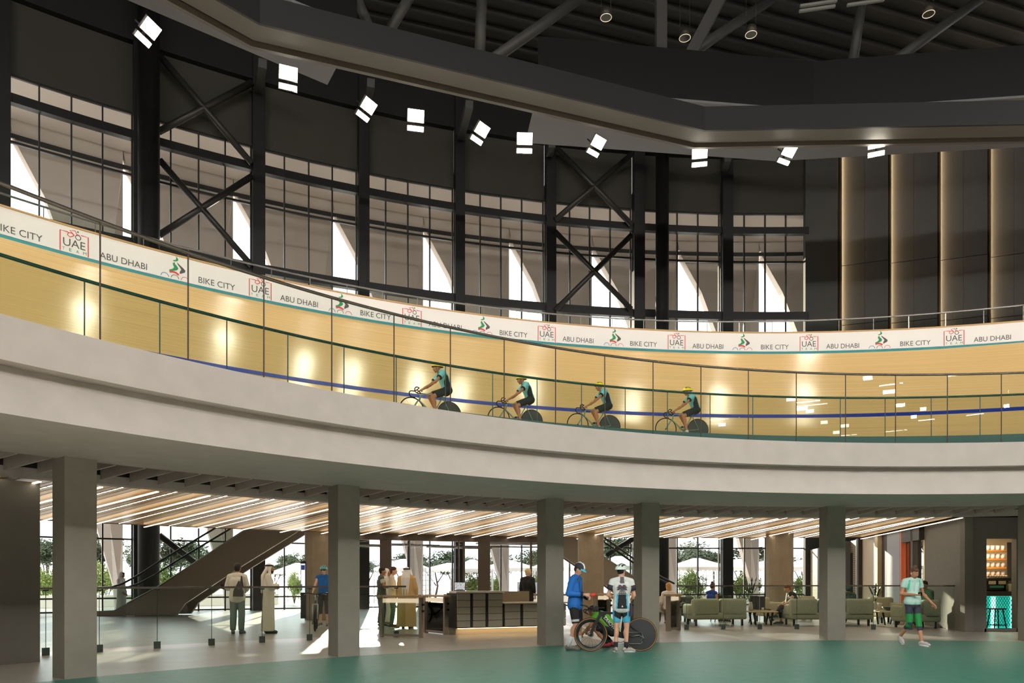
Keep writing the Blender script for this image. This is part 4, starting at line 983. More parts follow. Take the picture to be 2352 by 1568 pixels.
# ================================================================ people
def melt(mb, name, mats, root, voxel=0.012, smooth=3, loc=None):
    """overlapping tapered pieces fused into one continuous skin"""
    o = mb.build(name, mats)
    r = o.modifiers.new('r', 'REMESH'); r.mode = 'VOXEL'; r.voxel_size = voxel; r.use_smooth_shade = True
    if smooth:
        s = o.modifiers.new('s', 'SMOOTH'); s.iterations = smooth; s.factor = 0.5
    dg = bpy.context.evaluated_depsgraph_get(); dg.update()
    me = bpy.data.meshes.new_from_object(o.evaluated_get(dg)); old = o.data
    o.modifiers.clear(); o.data = me; bpy.data.meshes.remove(old); me.name = name
    o.parent = root
    return o
V = lambda *a: Vector(a)
SKIN = {'light': (206, 158, 132), 'tan': (176, 126, 96), 'brown': (140, 96, 72), 'pale': (218, 178, 154)}
BASE = dict(pel=(0, 0, .95), wst=(0, .01, 1.10), chs=(0, -.01, 1.30), nck=(0, -.01, 1.46), hd=(0, .03, 1.625),
            sR=(.175, -.01, 1.415), eR=(.215, -.03, 1.13), wR=(.225, .06, .90), sL=(-.175, -.01, 1.415), eL=(-.215, -.03, 1.13), wL=(-.225, .06, .90),
            hR=(.088, 0, .92), kR=(.098, .03, .50), aR=(.10, -.02, .085), hL=(-.088, 0, .92), kL=(-.098, .03, .50), aL=(-.10, -.02, .085),
            fR=(.13, .16, .03), fL=(-.13, .16, .03))
def pose(**kw):
    d = {k: Vector(v) for k, v in BASE.items()}
    for k, v in kw.items(): d[k] = Vector(v)
    return d
def hand(m, w, e, curl=0.5, palm=None, side=1, s=1.0):
    """palm, four fingers of unequal length and a thumb"""
    t = (w - e).normalized(); n = Vector(palm) if palm else Vector((-side, 0, 0))
    n = (n - t * n.dot(t)); n = n.normalized() if n.length > 1e-3 else Vector((0, 0, 1)); u = t.cross(n)
    pc = w + t * .085 * s
    for q in (-.026, 0, .026): m.cap(w + u * q * .6 * s, pc + u * q * s, .017 * s, .014 * s, 8)
    for i, (q, L) in enumerate(((-.030, .062), (-.010, .074), (.010, .070), (.029, .054))):
        a = pc + u * q * s; c1 = curl * 1.0; c2 = curl * 2.1
        b = a + (t * math.cos(c1) + n * math.sin(c1)) * L * .55 * s; c = b + (t * math.cos(c2) + n * math.sin(c2)) * L * .5 * s
        m.cap(a, b, .0092 * s, .0085 * s, 7); m.cap(b, c, .0085 * s, .007 * s, 7)
    a = w + t * .03 * s - u * .026 * s * side; b = a + (t * .6 - u * .6 * side + n * .5).normalized() * .038 * s; c = b + (t * .85 + n * .5 * curl - u * .1 * side).normalized() * .030 * s
    m.cap(a, b, .0125 * s, .0105 * s, 7); m.cap(b, c, .0105 * s, .008 * s, 7)
def head_M(yaw=0, pitch=0, roll=0): return Euler((-pitch, roll, yaw)).to_matrix().to_4x4()
def torso(m, J, g=0.0, w=1.0, to='nck', dep=1.0):
    wf = J['wf'].x if 'wf' in J else 1.0
    side = (J['sR'] - J['sL']).normalized(); hs = (J['hR'] - J['hL']).normalized()
    for s in (-1, 1):
        m.cap(J['pel'] + hs * .055 * s * w, J['wst'] + hs * .05 * s * w * wf, .105 * dep + g, .092 * dep * w * wf + g, 14)
        m.cap(J['wst'] + side * .05 * s * w * wf, J['chs'] + side * .072 * s * w, .092 * dep * w * wf + g, .102 * dep * w + g, 14)
        sh = J['sR'] if s > 0 else J['sL']
        m.cap(J['chs'] + side * .065 * s * w, sh - side * .045 * s + V(0, 0, -.035), .10 * dep * w + g, .062 + g, 12)
        m.cap(J['nck'] + V(0, 0, .0), sh, .052 + g, .054 + g, 10)
def person(loc, heading, lbl, J, h=1.75, skin='light', hair=None, hairstyle='short', yaw=0, pitch=0, parts=(), curlR=.5, curlL=.5, palmR=None, palmL=None, w=1.0, beard=None, cat='person', feet=True, glasses=None, group=None, vox=.011):
    root = empty('person', loc, heading, lbl, cat, group)
    k = h / 1.74; root.scale = (k, k, k)
    sk = mat('skin_' + skin, SKIN[skin], 0.55, spec=0.3)
    HM = head_M(yaw, pitch); hd = J['hd']
    hp = lambda x, y, z: hd + (HM @ V(x, y, z))
    m = MB(); torso(m, J, 0, w)
    m.cap(J['nck'] + V(0, 0, -.02), hp(0, -.015, -.06), .055, .050, 12)
    m.ell(hd, (.074, .094, .112), HM, 18, 12)                       # skull
    m.ell(hp(0, .030, -.055), (.056, .060, .062), HM, 14, 9)        # jaw
    m.cap(hp(0, .088, .005), hp(0, .108, -.028), .010, .014, 8)     # nose
    for s in (-1, 1):
        m.ell(hp(.076 * s, -.005, -.008), (.012, .020, .032), HM, 8, 7)
        m.ell(hp(.036 * s, .070, -.028), (.022, .018, .020), HM, 8, 6)
    m.cap(hp(-.022, .086, -.058), hp(.022, .086, -.058), .009, .009, 7)
    for s, q in ((1, 'R'), (-1, 'L')):
        sh, el, wr = J['s' + q], J['e' + q], J['w' + q]
        m.cap(sh, el, .050 * w, .037, 12); m.cap(el, wr, .038, .026, 12); m.ell(el.lerp(wr, .28), (.041, .041, .05), None, 10, 7)
        hand(m, wr, el, curlR if s > 0 else curlL, palmR if s > 0 else palmL, s)
        hi, kn, an, ft = J['h' + q], J['k' + q], J['a' + q], J['f' + q]
        m.cap(hi, kn, .086 * w, .054, 14); m.cap(kn, an, .052, .036, 12); m.ell(kn.lerp(an, .30) + (J['a' + q] - ft).normalized() * .018, (.05, .052, .10), None, 10, 8)
        m.cap(an + (an - ft).normalized() * .03 - V(0, 0, .02), ft.lerp(an, .3), .034, .038, 10); m.cap(ft.lerp(an, .3), ft, .036, .026, 10)
    melt(m, 'body', sk, root, vox, 2)
    # face
    ew = mat('eye_white', (232, 228, 220), 0.3); ei = mat('iris', (52, 36, 26), 0.3); lp = mat('lips_' + skin, tuple(int(c * .78) for c in SKIN[skin]), 0.5)
    hc = mat('hair_%s' % '_'.join(map(str, hair)), hair, 0.6) if hair else None
    for s in (-1, 1):
        m = MB(); m.ell(hp(.031 * s, .078, .008), (.014, .010, .008), HM, 10, 7); e = m.build('eye', ew, root)
        m = MB(); m.ell(hp(.031 * s, .086, .008), (.0065, .004, .0065), HM, 8, 6); m.build('iris', ei, e)
        if hc: m = MB(); m.tube([hp(.014 * s, .090, .026), hp(.032 * s, .089, .031), hp(.05 * s, .078, .025)], .0045, 6); m.build('eyebrow', hc, root)
    m = MB(); m.tube([hp(-.022, .090, -.058), hp(-.008, .097, -.055), hp(.008, .097, -.055), hp(.022, .090, -.058)], .006, 6); m.build('lips', lp, root)
    if hc:
        m = MB()
        if hairstyle in ('short', 'full', 'bun', 'curly', 'long'):
            m.ell(hp(0, -.018, .030), (.081, .092, .098), HM, 16, 10); m.ell(hp(0, -.040, -.012), (.073, .058, .062), HM, 14, 9); m.ell(hp(0, .035, .075), (.062, .055, .045), HM, 12, 8)
            if hairstyle == 'bun': m.ell(hp(0, -.035, .135), (.045, .045, .04), HM, 12, 8)
            if hairstyle in ('full', 'long'): m.ell(hp(0, -.008, .055), (.087, .092, .080), HM, 14, 9); m.ell(hp(0, -.045, -.02), (.078, .056, .065), HM, 12, 8)
            if hairstyle == 'long': m.ell(hp(0, -.05, -.08), (.085, .055, .10), HM, 12, 8)
            if hairstyle == 'curly': m.ell(hp(0, -.06, -.05), (.03, .03, .03), HM, 10, 6); m.ell(hp(0, -.075, -.055), (.034, .034, .034), HM, 10, 7)
        elif hairstyle == 'nape':
            m.ell(hp(0, -.022, 0), (.0765, .086, .094), HM, 16, 10)
        melt(m, 'hair', hc, root, .012, 1)
    if beard:
        m = MB(); m.ell(hp(0, .045, -.082), (.055, .052, .042), HM, 12, 8); m.ell(hp(.048, .02, -.05), (.018, .03, .045), HM, 8, 6); m.ell(hp(-.048, .02, -.05), (.018, .03, .045), HM, 8, 6); m.cap(hp(-.024, .095, -.043), hp(.024, .095, -.043), .008, .008, 7)
        melt(m, 'beard', mat('beard', beard, .7), root, .009, 1)
    if glasses:
        m = MB()
        for s in (-1, 1): m.ell(hp(.034 * s, .092, .006), (.027, .010, .018), HM, 12, 7)
        m.tube([hp(-.075, .0, .01), hp(-.066, .075, .01), hp(.066, .075, .01), hp(.075, .0, .01)], .004, 6); m.build('sunglasses', mat('lens', glasses, .15), root)
    for f in parts: f(root, J, hp, HM)
    return root
# ---- clothing makers: each returns a function adding one garment
def shirt(col, sleeve=.55, hem=.95, g=.014, name='shirt', w=1.0, flare=0.0, cuffs=None, dep=1.0, short=False):
    def f(root, J, hp, HM):
        if short: J = dict(J); J['pel'] = J['pel'].lerp(J['wst'], .35)
        m = MB(); torso(m, J, g, w, dep=dep); m.cap(J['chs'] + V(0, 0, .02), J['nck'] - (J['nck'] - J['chs']).normalized() * .07, .092 * w + g, .062 + g, 12)
        hs = (J['hR'] - J['hL']).normalized()
        if hem < 1: 
            for s in (-1, 1): m.cap(J['wst'] + hs * .05 * s, J['pel'] + hs * .06 * s + V(0, 0, -.06) * (1 - hem) * 10, .10 + g, .118 + g + flare, 14)
        for q in 'RL':
            sh, el, wr = J['s' + q], J['e' + q], J['w' + q]
            if sleeve <= 0: continue
            if sleeve <= 1: m.tube([sh - (el - sh) * .05, sh.lerp(el, sleeve)], [.058 + g * .8, .050 + g * .9], 14)
            else:
                m.cap(sh, el, .056 + g * .7, .043 + g * .8, 14); m.tube([el, el.lerp(wr, sleeve - 1)], [.043 + g * .8, .031 + g * .9], 14)
        o = melt(m, name, mat('cloth_%d_%d_%d' % col, col, .8), root, .012, 2)
        if cuffs:
            for q in 'RL':
                sh, el, wr = J['s' + q], J['e' + q], J['w' + q]
                a, b = (sh.lerp(el, sleeve - .09), sh.lerp(el, sleeve + .02)) if sleeve <= 1 else (el.lerp(wr, sleeve - 1.12), el.lerp(wr, sleeve - .98))
                r = .051 + g if sleeve <= 1 else .036 + g; m2 = MB(); m2.tube([a, b], r + .004, 14); m2.build('cuff', mat('cloth_%d_%d_%d' % cuffs, cuffs, .8), o)
        return o
    return f
def legs(col, to=2.0, g=.012, name='trousers', loose=0.0, w=1.0, z0=None):
    """to: 1 = knee, 2 = ankle, below 1 a part of the thigh"""
    def f(root, J, hp, HM):
        m = MB(); hs = (J['hR'] - J['hL']).normalized()
        for s in (-1, 1): m.cap(J['pel'].lerp(J['wst'], .45) + hs * .055 * s, J['pel'] + hs * .06 * s - V(0, 0, .02), .098 + g, .108 + g, 14)
        for q in 'RL':
            hi, kn, an = J['h' + q], J['k' + q], J['a' + q]
            if to <= 1: m.tube([hi, hi.lerp(kn, to * .5), hi.lerp(kn, to)], [.092 * w + g, .08 * w + g, (.092 - .036 * to) + g + loose], 16)
            else:
                m.cap(hi, kn, .088 * w + g, .058 + g + loose, 16); e = kn.lerp(an, to - 1); m.tube([kn, kn.lerp(e, .5), e], [.057 + g + loose, .055 + g + loose, (.052 - .014 * (to - 1)) + g + loose * 1.3], 16)
        return melt(m, name, mat('cloth_%d_%d_%d' % col, col, .8), root, .012, 2)
    return f
def bandleg(col, a0, a1, g=.018, name='leg_panel', k=1.0, qs='RL'):
    """coloured panel round the legs between fractions of thigh (0-1) and calf (1-2)"""
    def f(root, J, hp, HM):
        for q in qs:
            hi, kn, an = J['h' + q], J['k' + q], J['a' + q]
            P = lambda t: hi.lerp(kn, t) if t <= 1 else kn.lerp(an, t - 1)
            R = lambda t: (.090 - .034 * t if t <= 1 else .057 - .012 * (t - 1)) * k + g
            ts = [a0 + (a1 - a0) * i / 5 for i in range(6)]; m = MB(); m.tube([P(t) for t in ts], [R(t) for t in ts], 18, cap=False)
            m.build(name, mat('cloth_%d_%d_%d' % col, col, .8), root)
    return f
def shoes(col, sole=(230, 228, 222), sock=None, sz=1.0, sockh=.12):
    def f(root, J, hp, HM):
        for q in 'RL':
            an, ft = J['a' + q], J['f' + q]; d = (ft - an); 
            m = MB(); hl = an - d.normalized() * .045 + V(0, 0, -.045)
            m.cap(an + V(0, 0, -.005), hl, .044 * sz, .042 * sz, 12); m.cap(hl, ft.lerp(an, .35) , .042 * sz, .045 * sz, 12); m.cap(ft.lerp(an, .35), ft + d.normalized() * .02, .045 * sz, .034 * sz, 12)
            o = melt(m, 'shoe', mat('shoe_%d_%d_%d' % col, col, .6), root, .01, 1)
            low = min(hl.z, ft.z) - .035
            m = MB(); dd = d.copy(); tilt = (ft.z - hl.z); pts = [hl + V(0, 0, -.036), ft.lerp(an, .35) + V(0, 0, -.040), ft + d.normalized() * .03 + V(0, 0, -.028)]
            m.tube(pts, [.036 * sz, .042 * sz, .030 * sz], 10); 
            for i, v in enumerate(m.v): pass
            m.build('sole', mat('sole_%d_%d_%d' % sole, sole, .7), o)
            if sock:
                kn = J['k' + q]; u = (kn - an).normalized(); m = MB(); m.tube([an - u * .01, an + u * sockh * .5, an + u * sockh], [.043, .043, .046], 14); m.build('sock', mat('cloth_%d_%d_%d' % sock, sock, .8), root)
    return f
def helmet(c1, c2, tail=.05, name='helmet', style=0):
    def f(root, J, hp, HM):
        nu, nv = 96, 28; vs = []; m = MB(); fl = []
        for i in range(nv + 1):
            ph = math.pi * .5 * i / nv
            for k in range(nu):
                a = 2 * math.pi * k / nu; x = .106 * math.cos(a) * math.cos(ph); y = .138 * math.sin(a) * math.cos(ph)
                back = max(0, -y)
                y = y * (1 + tail * 5 if y < 0 else 1)
                rim = .020 * math.sin(a) if math.sin(a) > 0 else -.012 * math.sin(a) * 0
                vs.append(hp(x, y - .006, .012 + rim * (1 - i / nv) + .136 * math.sin(ph) - back * .10))
        m.add(vs, [])
        for i in range(nv):
            for k in range(nu):
                k2 = (k + 1) % nu; a = 2 * math.pi * (k + .5) / nu; c = math.cos(math.pi * .5 * (i + .5) / nv); t = abs(math.cos(a)) * c; l = math.sin(a) * c
                vent = (.12 < t < .34 and -.80 < l < .72) or (.52 < t < .74 and -.55 < l < .50)
                m.f.append((i * nu + k, i * nu + k2, (i + 1) * nu + k2, (i + 1) * nu + k)); m.m.append(1 if (vent or i < 1) else 0); m.sm.append(True)
        m.f.append(tuple(range(nu - 1, -1, -1))); m.m.append(1); m.sm.append(False)
        o = m.build(name, [mat('helm_%d_%d_%d' % c1, c1, .35), mat('helm_%d_%d_%d' % c2, c2, .5)], root)
        m = MB(); m.tube([hp(.078, .02, .03), hp(.066, .040, -.05), hp(.0, .05, -.125), hp(-.066, .040, -.05), hp(-.078, .02, .03)], .005, 6); m.build('chin_strap', M_black, o)
        return o
    return f
def cap_hat(c1, c2):
    def f(root, J, hp, HM):
        m = MB(); 
        m.ell(hp(0, -.012, .045), (.086, .104, .088), HM, 20, 10); o = m.build('cycling_cap', mat('cap_%d' % c1[0], c1, .7), root)
        m = MB(); m.tube([hp(0, -.10, .07), hp(0, -.04, .131), hp(0, .04, .124), hp(0, .085, .075), hp(0, .10, .04)], .022, 8); m.v = [tuple(Vector(v) * 1.0) for v in m.v]; m.build('stripe', mat('cap_w', c2, .7), o)
        m = MB(); vs = [hp(.072 * math.sin(R_(a)), .055 + .055 * math.cos(R_(a)), .04) for a in range(-90, 91, 18)] + [hp(.076 * math.sin(R_(a)), .065 + .10 * math.cos(R_(a)), .012) for a in range(-90, 91, 18)]
        vs += [v + (HM @ V(0, 0, -.007)) for v in vs]; n = 11; fs = [(i, i + 1, n + i + 1, n + i) for i in range(n - 1)] + [(2 * n + i, 3 * n + i, 3 * n + i + 1, 2 * n + i + 1) for i in range(n - 1)] + [(n + i, n + i + 1, 3 * n + i + 1, 3 * n + i) for i in range(n - 1)]
        m.add(vs, fs); m.build('visor', mat('cap_v', (70, 190, 220), .6), o)
    return f
def robe(col, name='robe', g=.02, bot=.16, sleeves=True, hem=.06, waist=1.0, dep=.8):
    def f(root, J, hp, HM):
        m = MB(); torso(m, J, g)
        cx = (J['aR'] + J['aL']) / 2; side = (J['hR'] - J['hL']).normalized()
        for s in (-1, 1):
            a = J['chs'] + side * .07 * s; b = J['pel'] + side * .065 * s * waist; c = Vector((cx.x, cx.y, hem)) + side * .075 * s
            m.tube([a, b, b.lerp(c, .5), c], [.10 + g, .115 * waist + g, .13 * waist + g, bot], 18)
        m.tube([J['pel'], Vector((cx.x, cx.y, hem))], [.12, bot], 16)
        if sleeves:
            for q in 'RL':
                sh, el, wr = J['s' + q], J['e' + q], J['w' + q]; m.cap(sh, el, .062 + g * .6, .056 + g * .5, 14); m.tube([el, el.lerp(wr, .96)], [.056 + g * .5, .052 + g * .4], 14)
        return melt(m, name, mat('cloth_%d_%d_%d' % col, col, .85), root, .014, 3)
    return f
def ghutra(col=(236, 234, 228), agal=True, long=.42):
    def f(root, J, hp, HM):
        m = MB(); m.ell(hp(0, -.022, .03), (.092, .100, .104), HM, 18, 10)
        bk = J['nck'] + V(0, -.12, -.02)
        for s in (-1, 0, 1):
            m.cap(hp(.055 * s, -.065, 0), bk + V(.085 * s, 0, 0), .045, .05, 10); m.cap(bk + V(.085 * s, 0, 0), bk + V(.075 * s, -.03, -long), .05, .022, 10)
        for s in (-1, 1): m.cap(hp(.085 * s, .01, .02), J['nck'] + V(.11 * s, .03, .0), .020, .05, 10)
        o = melt(m, 'headscarf', mat('cloth_%d_%d_%d' % col, col, .85), root, .012, 2)
        if agal:
            m = MB()
            for dz in (.062, .080): m.tube([hp(.092 * math.cos(a * .314), -.018 + .102 * math.sin(a * .314), dz) for a in range(20)], .011, 8, closed=True)
            m.build('head_cord', M_black, o)
    return f
def hood(col):
    def f(root, J, hp, HM):
        m = MB(); m.ell(hp(0, -.03, .012), (.096, .100, .122), HM, 18, 12); m.ell(hp(0, .03, -.115), (.08, .075, .05), HM, 12, 8); m.cap(hp(0, -.03, -.08), J['chs'] + V(0, -.03, .08), .09, .15, 14)
        return melt(m, 'hood', mat('cloth_%d_%d_%d' % col, col, .85), root, .012, 2)
    return f
def slab(name, mtl, pts_fn, th=.012):
    def f(root, J, hp, HM):
        m = MB(); pts = pts_fn(J, hp); a, b, c = pts[0], pts[1], pts[2]; n = (b - a).cross(c - a).normalized() * th; m.prism([p - n / 2 for p in pts], n); m.build(name, mtl, root)
    return f
from mathutils.bvhtree import BVHTree
def decal(name, mtl, polys, on, side='back', st=.007, lift=.004):
    """printed patch lying on a garment: outlines in (across, height), seen from the given side of the body"""
    D = {'back': (V(1, 0, 0), V(0, 1, 0)), 'front': (V(1, 0, 0), V(0, -1, 0)), 'left': (V(0, 1, 0), V(1, 0, 0)), 'right': (V(0, 1, 0), V(-1, 0, 0))}[side]
    def f(root, J, hp, HM):
        ob = next(c for c in root.children if c.name.split('.')[0] == on)
        bv = BVHTree.FromPolygons([v.co for v in ob.data.vertices], [tuple(p.vertices) for p in ob.data.polygons])
        m = MB(); seen = {}
        def hit(a, z):
            k = (round(a, 5), round(z, 5))
            if k not in seen:
                o = D[0] * a + V(0, 0, z) - D[1] * .8; h = bv.ray_cast(o, D[1], 1.6)
                seen[k] = None
                if h[0] is not None and h[1].dot(D[1]) < -.15: m.v.append(tuple(h[0] + h[1] * lift)); seen[k] = len(m.v) - 1
            return seen[k]
        for poly in polys:
            a0, a1 = min(p[0] for p in poly), max(p[0] for p in poly); z0, z1 = min(p[1] for p in poly), max(p[1] for p in poly)
            na, nz = max(1, round((a1 - a0) / st)), max(1, round((z1 - z0) / st)); da, dz = (a1 - a0) / na, (z1 - z0) / nz
            for i in range(na):
                for j in range(nz):
                    if inside((a0 + (i + .5) * da, z0 + (j + .5) * dz), poly):
                        q = [hit(a0 + (i + u) * da, z0 + (j + w) * dz) for u, w in ((0, 0), (1, 0), (1, 1), (0, 1))]
                        if None not in q: m.f.append(tuple(q)); m.m.append(0); m.sm.append(True)
        if m.f: m.build(name, mtl, ob)
    return f
AWAY, TOWARD, RIGHT, LEFT = 0.0, math.pi, -math.pi / 2, math.pi / 2
def fl_at(px, d): return Vector(((px - 1176) / F * d, d, 0))
def held(o, lbl, cat): tag(o, lbl, cat); return o
CROSS = dict(eR=(.24, .06, 1.15), wR=(-.02, .20, 1.19), eL=(-.24, .06, 1.15), wL=(.04, .22, 1.15))

# --- lobby, beside the escalator
person(fl_at(279, 29.1), RIGHT, 'person in a white robe and hood walking at the foot of the escalator', pose(eR=(.2, .03, 1.14), wR=(.18, .16, .95)), 1.70, 'tan', (30, 26, 24), 'short', pitch=.25, parts=[robe((236, 234, 230)), hood((240, 238, 236)), shoes((60, 56, 52))])
p1 = fl_at(545, 19.0)
person(p1, AWAY + .12, 'black-haired person in a white shirt seen from behind with a dark shoulder bag', pose(eL=(-.26, .02, 1.15), wL=(-.20, .24, 1.10), eR=(.25, .0, 1.15), wR=(.17, .20, 1.06)), 1.80, 'tan', (22, 20, 19), 'full', parts=[shirt((226, 224, 212), 1.85, .9, .022), legs((112, 132, 126), 1.98, .012, loose=.014), shoes((86, 104, 98), (80, 92, 88)), 
    slab('bag_strap', mat('bag_dark', (70, 70, 70), .7), lambda J, hp: [V(.12, -.135, 1.44), V(.15, -.135, 1.43), V(.19, -.17, 1.15), V(.10, -.17, 1.15)])])
root = empty('shoulder_bag', p1 + V(.10, -.27, .96), 0, 'dark grey shoulder bag hanging on the back of the man in the white shirt', 'bag')
m = MB(); m.prism([V(-.115, 0, 0), V(.125, 0, 0), V(.135, 0, .12), V(.06, 0, .34), V(.03, 0, .40), V(0, 0, .34), V(-.10, 0, .14)], (0, .085, 0)); m.build('bag_body', mat('bag_dark', (70, 70, 70), .7), root)
m = MB(); m.box((.04, -.006, .20), (.05, .01, .02)); m.build('bag_mark', mat('bag_mark', (130, 130, 128), .5), root)
m = MB(); m.rbox((0, 0, 0), (.22, .012, .16), .005); o = m.build('tablet', M_black, loc=p1 + V(-.40, .20, 1.19)); o.rotation_euler = (R_(40), R_(18), R_(20)); held(o, 'dark tablet in the hand of the man in the white shirt', 'tablet')
person(fl_at(617, 19.2), RIGHT + .25, 'bearded person in a long white robe and white headscarf with crossed arms', pose(**CROSS), 1.80, 'tan', None, parts=[robe((226, 222, 210), bot=.17), ghutra(), shoes((46, 64, 54), (40, 44, 40))], beard=(26, 22, 20))
p4 = fl_at(744, 22.3)
person(p4, TOWARD, 'cyclist in a blue sleeveless top and teal helmet standing with a bicycle', pose(eR=(.25, .08, 1.14), wR=(.24, .30, 1.00), eL=(-.22, -.02, 1.14), wL=(-.22, .10, .92)), 1.80, 'pale', (60, 40, 30), 'nape', pitch=.12, parts=[shirt((26, 100, 178), .06, 1, .016, 'sleeveless_top'), legs((58, 58, 60), 1.35, .010, 'tights'), shoes((108, 108, 106)), helmet((88, 160, 160), (24, 60, 62), .03)], glasses=(30, 80, 84))
person(fl_at(876, 22.0), RIGHT + .3, 'person with short black hair, pale shirt and dark overalls near the shop front', pose(**CROSS), 1.76, 'tan', (20, 18, 18), 'full', parts=[shirt((200, 196, 186), .5, 1, .014), shirt((78, 84, 78), 0, .9, .022, 'overall_top'), legs((40, 62, 70), 1.98, .016, loose=.03), shoes((40, 40, 40))])
person(fl_at(901, 21.5), RIGHT + .15, 'brown-haired person in a beige shirt standing before the robed visitor', pose(eR=(.25, .02, 1.14), wR=(.16, .20, 1.10), wL=(-.18, .18, .98)), 1.76, 'light', (64, 34, 26), 'full', parts=[shirt((206, 196, 176), 1.5, .85, .022), legs((74, 104, 100), 1.98, .014), shoes((70, 60, 50))])
person(fl_at(887, 23.4), RIGHT, 'person in a white headscarf mostly hidden behind the brown-haired person', pose(), 1.74, 'tan', None, parts=[robe((222, 216, 204)), ghutra(agal=False)])
person(fl_at(934, 21.0), AWAY - .1, 'person in a tan cloak and white headscarf seen from behind at the gate', pose(eR=(.26, -.02, 1.14), wR=(.25, .05, .92)), 1.74, 'tan', None, parts=[robe((206, 172, 116), 'cloak', .045, .21, waist=1.2), ghutra(long=.48), shoes((60, 50, 40))])
person(fl_at(1212, 21.95), AWAY - .5, 'blonde person in a black suit standing behind the reception desk', pose(eR=(.22, -.02, 1.14), wR=(.20, .10, .92)), 1.72, 'pale', (214, 190, 146), 'curly', yaw=-.5, parts=[shirt((24, 24, 25), 1.55, .8, .018, 'jacket'), legs((26, 26, 27)), shoes((20, 20, 20))])
# --- group round the racing bicycle
p9 = at_z(1321, 1492, 0)
J9 = pose(nck=(0, .02, 1.45), hd=(0, .085, 1.60), sR=(.175, .01, 1.40), sL=(-.175, .01, 1.40), eR=(.24, -.05, 1.12), wR=(.10, .24, 1.10), eL=(-.22, .02, 1.12), wL=(-.04, .26, 1.04), kR=(.10, .05, .50), aR=(.10, -.10, .085), fR=(.11, .09, .03), kL=(-.10, .06, .5), aL=(-.12, .04, .085), fL=(-.15, .22, .03))
person(p9, RIGHT - .45, 'cyclist in a bright blue jacket and dark cap looking down at a red object', J9, 1.72, 'light', (50, 36, 28), 'nape', pitch=.45, curlR=.8, curlL=.8, palmR=(-1, 0, 0), palmL=(1, 0, 0), glasses=(26, 44, 42),
       parts=[shirt((28, 106, 186), 1.86, .9, .020, 'jacket', cuffs=(24, 26, 30)), legs((30, 29, 31), .92, .012, 'cycling_shorts'), bandleg((200, 202, 204), .74, .84, .0165, 'short_band', qs='R'), shoes((112, 108, 102), (70, 68, 64), (206, 212, 214), 1.0, .20), cap_hat((52, 50, 58), (232, 238, 236)),
              decal('zip_band', mat('zip_dark', (26, 28, 34), .6), [[(.0, 1.43), (.055, 1.43), (.05, 1.15), (.045, .86), (.0, .86), (.0, 1.15)]], 'jacket', 'front'), decal('zip', mat('zip_grey', (170, 170, 160), .6), [[(.020, 1.43), (.034, 1.43), (.028, 1.15), (.026, .86), (.014, .86), (.014, 1.15)]], 'jacket', 'front', .005, .007)])
wv = p9 + Matrix.Rotation(RIGHT - .45, 4, 'Z') @ V(.02, .385, 1.085)
m = MB(); m.rbox((0, 0, 0), (.10, .04, .07), .015); o = m.build('phone', mat('red_case', (206, 58, 44), .5), loc=wv); o.rotation_euler = (0, R_(-12), R_(10)); held(o, 'red cased phone in the hands of the blue-jacketed cyclist', 'phone')
p10 = at_z(1428, 1497, 0)
J10 = pose(sR=(.18, 0, 1.41), sL=(-.18, 0, 1.41), eR=(.25, .02, 1.13), wR=(.19, .16, 1.02), eL=(-.27, .0, 1.14), wL=(-.12, .17, 1.06), hR=(.085, 0, .92), hL=(-.085, 0, .92), kR=(.10, .02, .5), kL=(-.10, .02, .5), aR=(.085, 0, .085), fR=(.23, .03, .03), aL=(-.12, .0, .085), fL=(-.135, .15, .03))
M_pal = mat('palm_print', (78, 68, 76), .8); M_jb = mat('jersey_black', (28, 27, 30), .8); M_jt2 = mat('jersey_turq', (70, 176, 206), .8)
def frond(x, z, ang, L, w, bend):
    P = []; Q = []
    for i in range(7):
        t = i / 6; a = R_(ang - bend * t); px_, pz_ = (x, z) if i == 0 else (px_ + L / 6 * math.cos(a), pz_ + L / 6 * math.sin(a)); q = w * math.sin(math.pi * min(1, .15 + t * .85)); P.append((px_ - q * math.sin(a), pz_ + q * math.cos(a))); Q.append((px_ + q * math.sin(a), pz_ - q * math.cos(a)))
    return P + Q[::-1]
PALM = [frond(-.005, 1.29, a, L, .017, bd) for a, L, bd in ((75, .10, 90), (40, .12, 80), (10, .13, 70), (-15, .11, 40), (105, .10, -90), (140, .12, -80), (170, .13, -70), (195, .11, -40))] + [[(.006 * k - .004, 1.285), (.006 * k + .003, 1.285), (.023 * k + .007, 1.175), (.023 * k - .006, 1.175)] for k in range(-3, 4)] + [[(-.085, 1.172), (.085, 1.172), (.07, 1.155), (-.07, 1.155)]]
